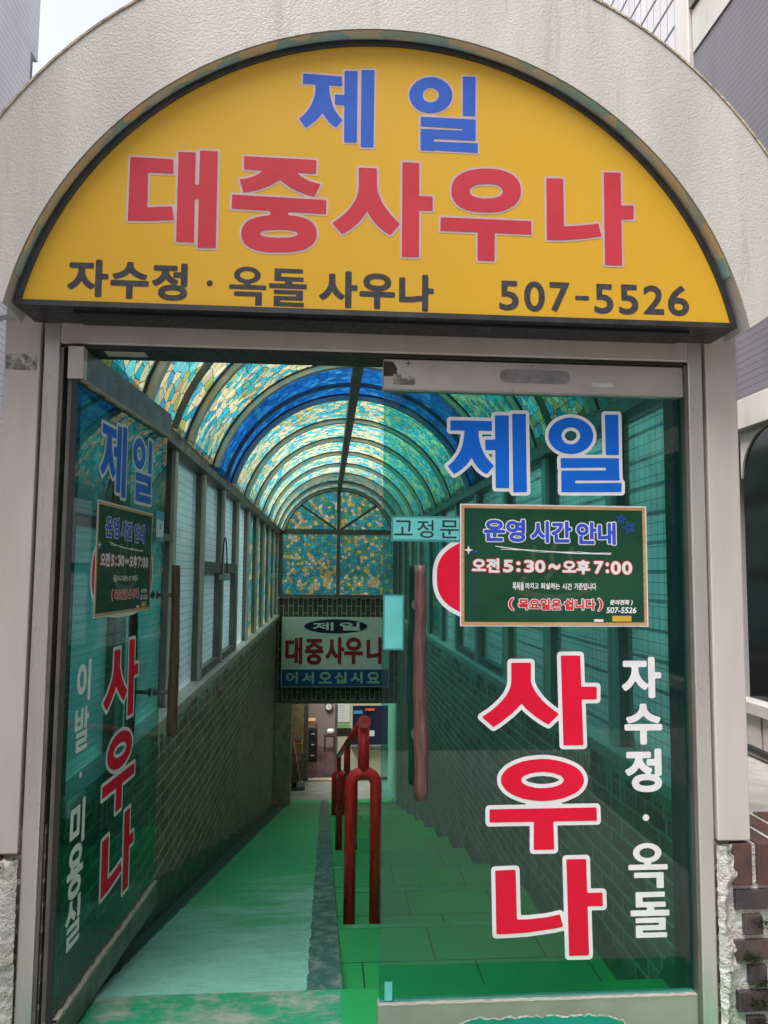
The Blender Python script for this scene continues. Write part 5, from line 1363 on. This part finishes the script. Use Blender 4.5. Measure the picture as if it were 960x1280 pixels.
# ------------------------------------------------------------------ brick piers at the foot of the posts
def pier(s, label):
    x0, x1 = (0.992, 1.75)
    t = empty('brick_pier', (s * 1.3, 0.1, gz), 0, label, 'wall')
    def X(x): return s * (x - 1.3) if s > 0 else -(x - 1.3)
    rr = random.Random(11 if s > 0 else 12)
    top = 0.522 - gz
    box('mortar_core', X(x0 + 0.012), X(x1), -0.085, 0.2, 0, top - 0.006, M['plaster'], t)
    bm = bmesh.new()
    mats = [worn('glazed_brown_brick_a', (0.085, 0.052, 0.052), (0.055, 0.042, 0.046), 12, rough=0.3, c3=(0.20, 0.06, 0.035), s3=10, lo3=0.58, hi3=0.7, bump=0.2),
            worn('glazed_brown_brick_b', (0.070, 0.052, 0.058), (0.045, 0.040, 0.046), 12, rough=0.3, c3=(0.03, 0.03, 0.03), s3=14, lo3=0.6, hi3=0.7, bump=0.2),
            worn('glazed_brown_brick_c', (0.13, 0.055, 0.042), (0.075, 0.045, 0.045), 9, rough=0.32, bump=0.2)]
    z = top
    x = x0 + 0.036
    while x < x1 - 0.06:       # soldier course
        w = 0.058
        add_box(bm, X(x), X(x + w), -0.101 + rr.uniform(-0.003, 0.003), 0.19, z - 0.118, z, 0.003, rr.choice((0, 2, 2)))
        x += w + 0.018
    z -= 0.118 + 0.014
    row = 0
    while z > 0.05:
        h = 0.054
        if row % 2 == 0:
            x = x0 + 0.033 + rr.uniform(-0.01, 0.01)
            while x < x1 - 0.05:
                w = 0.20
                add_box(bm, X(x), X(min(x + w, x1)), -0.1 + rr.uniform(-0.003, 0.003), 0.15, z - h, z, 0.003, rr.choice((0, 1, 1)))
                x += w + 0.02
        else:
            x = x0 + 0.075 + rr.uniform(-0.01, 0.01)
            while x < x1 - 0.05:
                w = 0.056 if rr.random() < 0.75 else 0.09
                add_box(bm, X(x), X(min(x + w, x1)), -0.098 + rr.uniform(-0.004, 0.002), 0.15, z - h, z, 0.003, rr.choice((0, 1, 1)))
                x += w + rr.uniform(0.022, 0.045)
        z -= h + 0.016
        row += 1
    link('bricks', bm, mats, t)
    # smeared plaster against the post
    V, F = [], []
    n, k = 60, 6
    for i in range(n + 1):
        zz = top * i / n
        w = 0.040 + 0.016 * math.sin(zz * 23) + rr.uniform(-0.010, 0.012)
        if s < 0: w += 0.05 * max(0, math.sin((zz - 0.28) * 9)) * (1 if zz > 0.3 else 0)
        for j in range(k + 1):
            f = j / k
            V.append((X(0.9785 + w * f), -0.100 - 0.016 * math.sin(math.pi * min(1, f * 1.15)) - rr.uniform(0, 0.006) - (0.008 if s < 0 and zz > 0.4 else 0), zz))
    for i in range(n):
        for j in range(k):
            a = i * (k + 1) + j
            F.append((a, a + 1, a + k + 2, a + k + 1))
    o = pyobj('plaster_smear', V, F, M['plaster'], t, True)
    b = bmesh.new(); b.from_mesh(o.data); bmesh.ops.recalc_face_normals(b, faces=b.faces); b.to_mesh(o.data); b.free()
    # moss tufts in the joints
    bm = bmesh.new()
    spots = [(1.075, 0.20 - gz), (1.11, 0.13 - gz), (1.12, 0.30 - gz), (1.09, 0.08 - gz), (1.10, 0.02 - gz)] if s > 0 else [(1.06, 0.17 - gz)]
    for (cx, cz) in spots:
        for _ in range(150):
            p = Vector((X(cx + rr.gauss(0, 0.018)), -0.100 - abs(rr.gauss(0, 0.004)), cz + rr.gauss(0, 0.008)))
            d = Vector((rr.uniform(-1, 1), rr.uniform(-1, 0.2), rr.uniform(-0.6, 1))).normalized() * rr.uniform(0.003, 0.008)
            e = d.cross(Vector((rr.random(), rr.random(), rr.random()))).normalized() * 0.003
            bm.faces.new([bm.verts.new(p - e), bm.verts.new(p + e), bm.verts.new(p + d)])
    mo = link('moss', bm, M['moss'], t)
    mo['kind'] = 'stuff'
    return t
pier(1, 'mossy glazed brown brick pier under the right post with smeared plaster')
pier(-1, 'glazed brick pier under the left post thick with white plaster')

# ------------------------------------------------------------------ neighbouring buildings
b1 = empty('building', (2.2, 2.4, gz), 0, 'grey violet building on the right with dark street window and white tiled wall', 'building')
def B(name, x0, x1, y0, y1, z0, z1, m, bev=0, par=None): return box(name, x0 - 2.2, x1 - 2.2, y0 - 2.4, y1 - 2.4, z0 - gz, z1 - gz, m, par or b1, bev)
B('siding_wall', 2.2, 7, -3.0, 2.37, 2.30, 7.2, M['siding'])
B('pilaster', 2.165, 7, 2.371, 2.556, gz, 7.2, M['frame'], 0.006)
B('tiled_wall', 2.2, 7, 2.557, 13, gz, 7.2, M['white_tile'])
B('added_shade_wing', -1.3, 2.199, 7.6, 9.7, 3.6, 6.5, M['siding'])  # unseen wing added over the passage to shade the far vault bays
B('lintel_band', 2.17, 2.5, -3.0, 2.37, 2.13, 2.299, M['white_sheet'], 0.004)
B('upper_window_head', 2.17, 2.199, -3.0, 2.36, 5.02, 5.14, M['bronze'], 0.004)
B('upper_window_panel', 2.19, 2.199, -3.0, 2.36, 4.72, 5.01, M['white_sheet'])
B('plinth', 2.2, 7, -3.0, 2.37, gz, 0.55, M['concrete'])
wn_ = B('window', 2.235, 2.30, -3.0, 1.99, 0.62, 2.128, M['black_glass'])
B('sill', 2.14, 2.234, -3.0, 2.02, 0.552, 0.618, M['steel'], 0.004, wn_)
# rounded dark corner of the window with a light filler panel above
cv = [(1.99 - 2.4, 2.128 - gz), (1.99 - 2.4, 1.86 - gz)] + [(1.985 - 2.4 - 0.30 * (1 - math.cos(a)), 1.86 - gz + 0.265 * math.sin(a)) for a in [math.pi / 2 * i / 10 for i in range(1, 11)]]
V = [(2.222 - 2.2, p[0], p[1]) for p in cv] + [(2.2345 - 2.2, p[0], p[1]) for p in cv]
n = len(cv)
o = pyobj('corner_panel', V, [tuple(range(n)), tuple(range(2 * n - 1, n - 1, -1))] + [(i, i + n, (i + 1) % n + n, (i + 1) % n) for i in range(n)], M['white_sheet'], wn_)
bmm = bmesh.new(); bmm.from_mesh(o.data); bmesh.ops.recalc_face_normals(bmm, faces=bmm.faces); bmm.to_mesh(o.data); bmm.free()
bm = bmesh.new()
for i in range(9): add_box(bm, 2.185 - 2.2, 2.1995 - 2.2, 2.02 - 2.4 - 0.21 * (i + 1), 2.02 - 2.4 - 0.21 * i - 0.02, 0.36 - gz, 0.545 - gz, 0.004)
link('base_blocks', bm, M['frame'], b1)
tag(tube('cable', [(2.12, 2.1 - 0.3 * i, 0.36 + 0.02 * math.sin(i * 1.3)) for i in range(12)], 0.02, M['cable']), 'black cable running along the foot of the right building', 'cable')
bm = bmesh.new(); add_box(bm, 1.5, 2.16, -2.5, 2.5, gz + 0.001, 0.335, 0.02)
tag(link('ledge', bm, M['concrete']), 'pale cracked concrete ledge between the right brick pier and the neighbouring building', 'ledge')

b2 = empty('building', (-4.3, 0, gz), 0, 'pale tiled building with a stepped corner at the upper left edge', 'building')
box('tiled_wall', -1.7, 1.7, -6, 3.95, 5.48 - gz, 7.4, M['siding_left'], b2)
box('lower_wall', -1.7, 1.699, -6, 3.81, 0, 5.479 - gz, M['siding_left'], b2)
box('corner_post', 1.62, 1.698, 3.811, 3.86, 0, 5.478 - gz, M['siding'], b2)

b3 = empty('building', (-7.0, -17, gz), 0, 'pale rendered building across the street, mirrored in the door glass', 'building')
box('wall', -14, 9.4, -5, 0, 0, 6.8, M['far_wall'], b3)
for i in range(4):
    for z in (1.0, 4.2):
        box('window', -12.5 + i * 4.6, -10.4 + i * 4.6, 0.001, 0.05, z, z + 1.5, M['black_glass'], b3)
b4 = empty('building', (12.0, -17, gz), 0, 'dark brick building across the street, mirrored in the right door glass', 'building')
box('wall', -9.2, 12, -5, 0, 0, 10, M['gable_brick'], b4)
for i in range(4):
    for z in (1.0, 4.2, 7.2):
        box('window', -8 + i * 4.6, -5.6 + i * 4.6, 0.001, 0.05, z, z + 1.5, M['black_glass'], b4)

# street tree on the far pavement
tr_ = empty('street_tree', (2.4, -9.5, gz), 0, 'leafy street tree across the road, mirrored in the top of the door glass', 'tree')
bm = bmesh.new()
add_tube(bm, [(0, 0, 0), (0.04, 0.02, 1.2), (0.0, 0.0, 2.4), (0.1, 0.05, 3.6), (0.1, 0, 4.6)], [0.16, 0.13, 0.11, 0.08, 0.03], 10)
rr = random.Random(21)
tips = []
for i in range(14):
    a, z0_ = rr.uniform(0, 6.28), rr.uniform(2.2, 4.2)
    l = rr.uniform(0.9, 2.0)
    p = [(0.05, 0.02, z0_), (math.cos(a) * l * 0.5, math.sin(a) * l * 0.5, z0_ + 0.4), (math.cos(a) * l, math.sin(a) * l, z0_ + 0.6 + rr.uniform(-0.2, 0.6))]
    add_tube(bm, p, [0.05, 0.03, 0.012], 6)
    tips += [Vector(p[2]), Vector(p[1]) * 0.5 + Vector(p[2]) * 0.5]
bmesh.ops.recalc_face_normals(bm, faces=bm.faces)
link('trunk', bm, worn('grey_bark', (0.10, 0.08, 0.06), (0.06, 0.05, 0.04), 14, rough=0.9, bump=0.6), tr_)
V, F = [], []
for i in range(2600):
    c = rr.choice(tips) + Vector((rr.gauss(0, 0.32), rr.gauss(0, 0.32), rr.gauss(0, 0.26)))
    u = Vector((rr.gauss(0, 1), rr.gauss(0, 1), rr.gauss(0, 0.6))).normalized()
    w = u.cross(Vector((rr.gauss(0, 1), rr.gauss(0, 1), rr.gauss(0, 1)))).normalized()
    s_ = rr.uniform(0.05, 0.10)
    k = len(V)
    V += [c - u * s_, c + w * s_ * 0.5, c + u * s_, c - w * s_ * 0.5]
    F.append((k, k + 1, k + 2, k + 3))
pyobj('crown', [tuple(v) for v in V], F, worn('leaf_green', (0.04, 0.09, 0.02), (0.07, 0.13, 0.03), 3, rough=0.6), tr_)
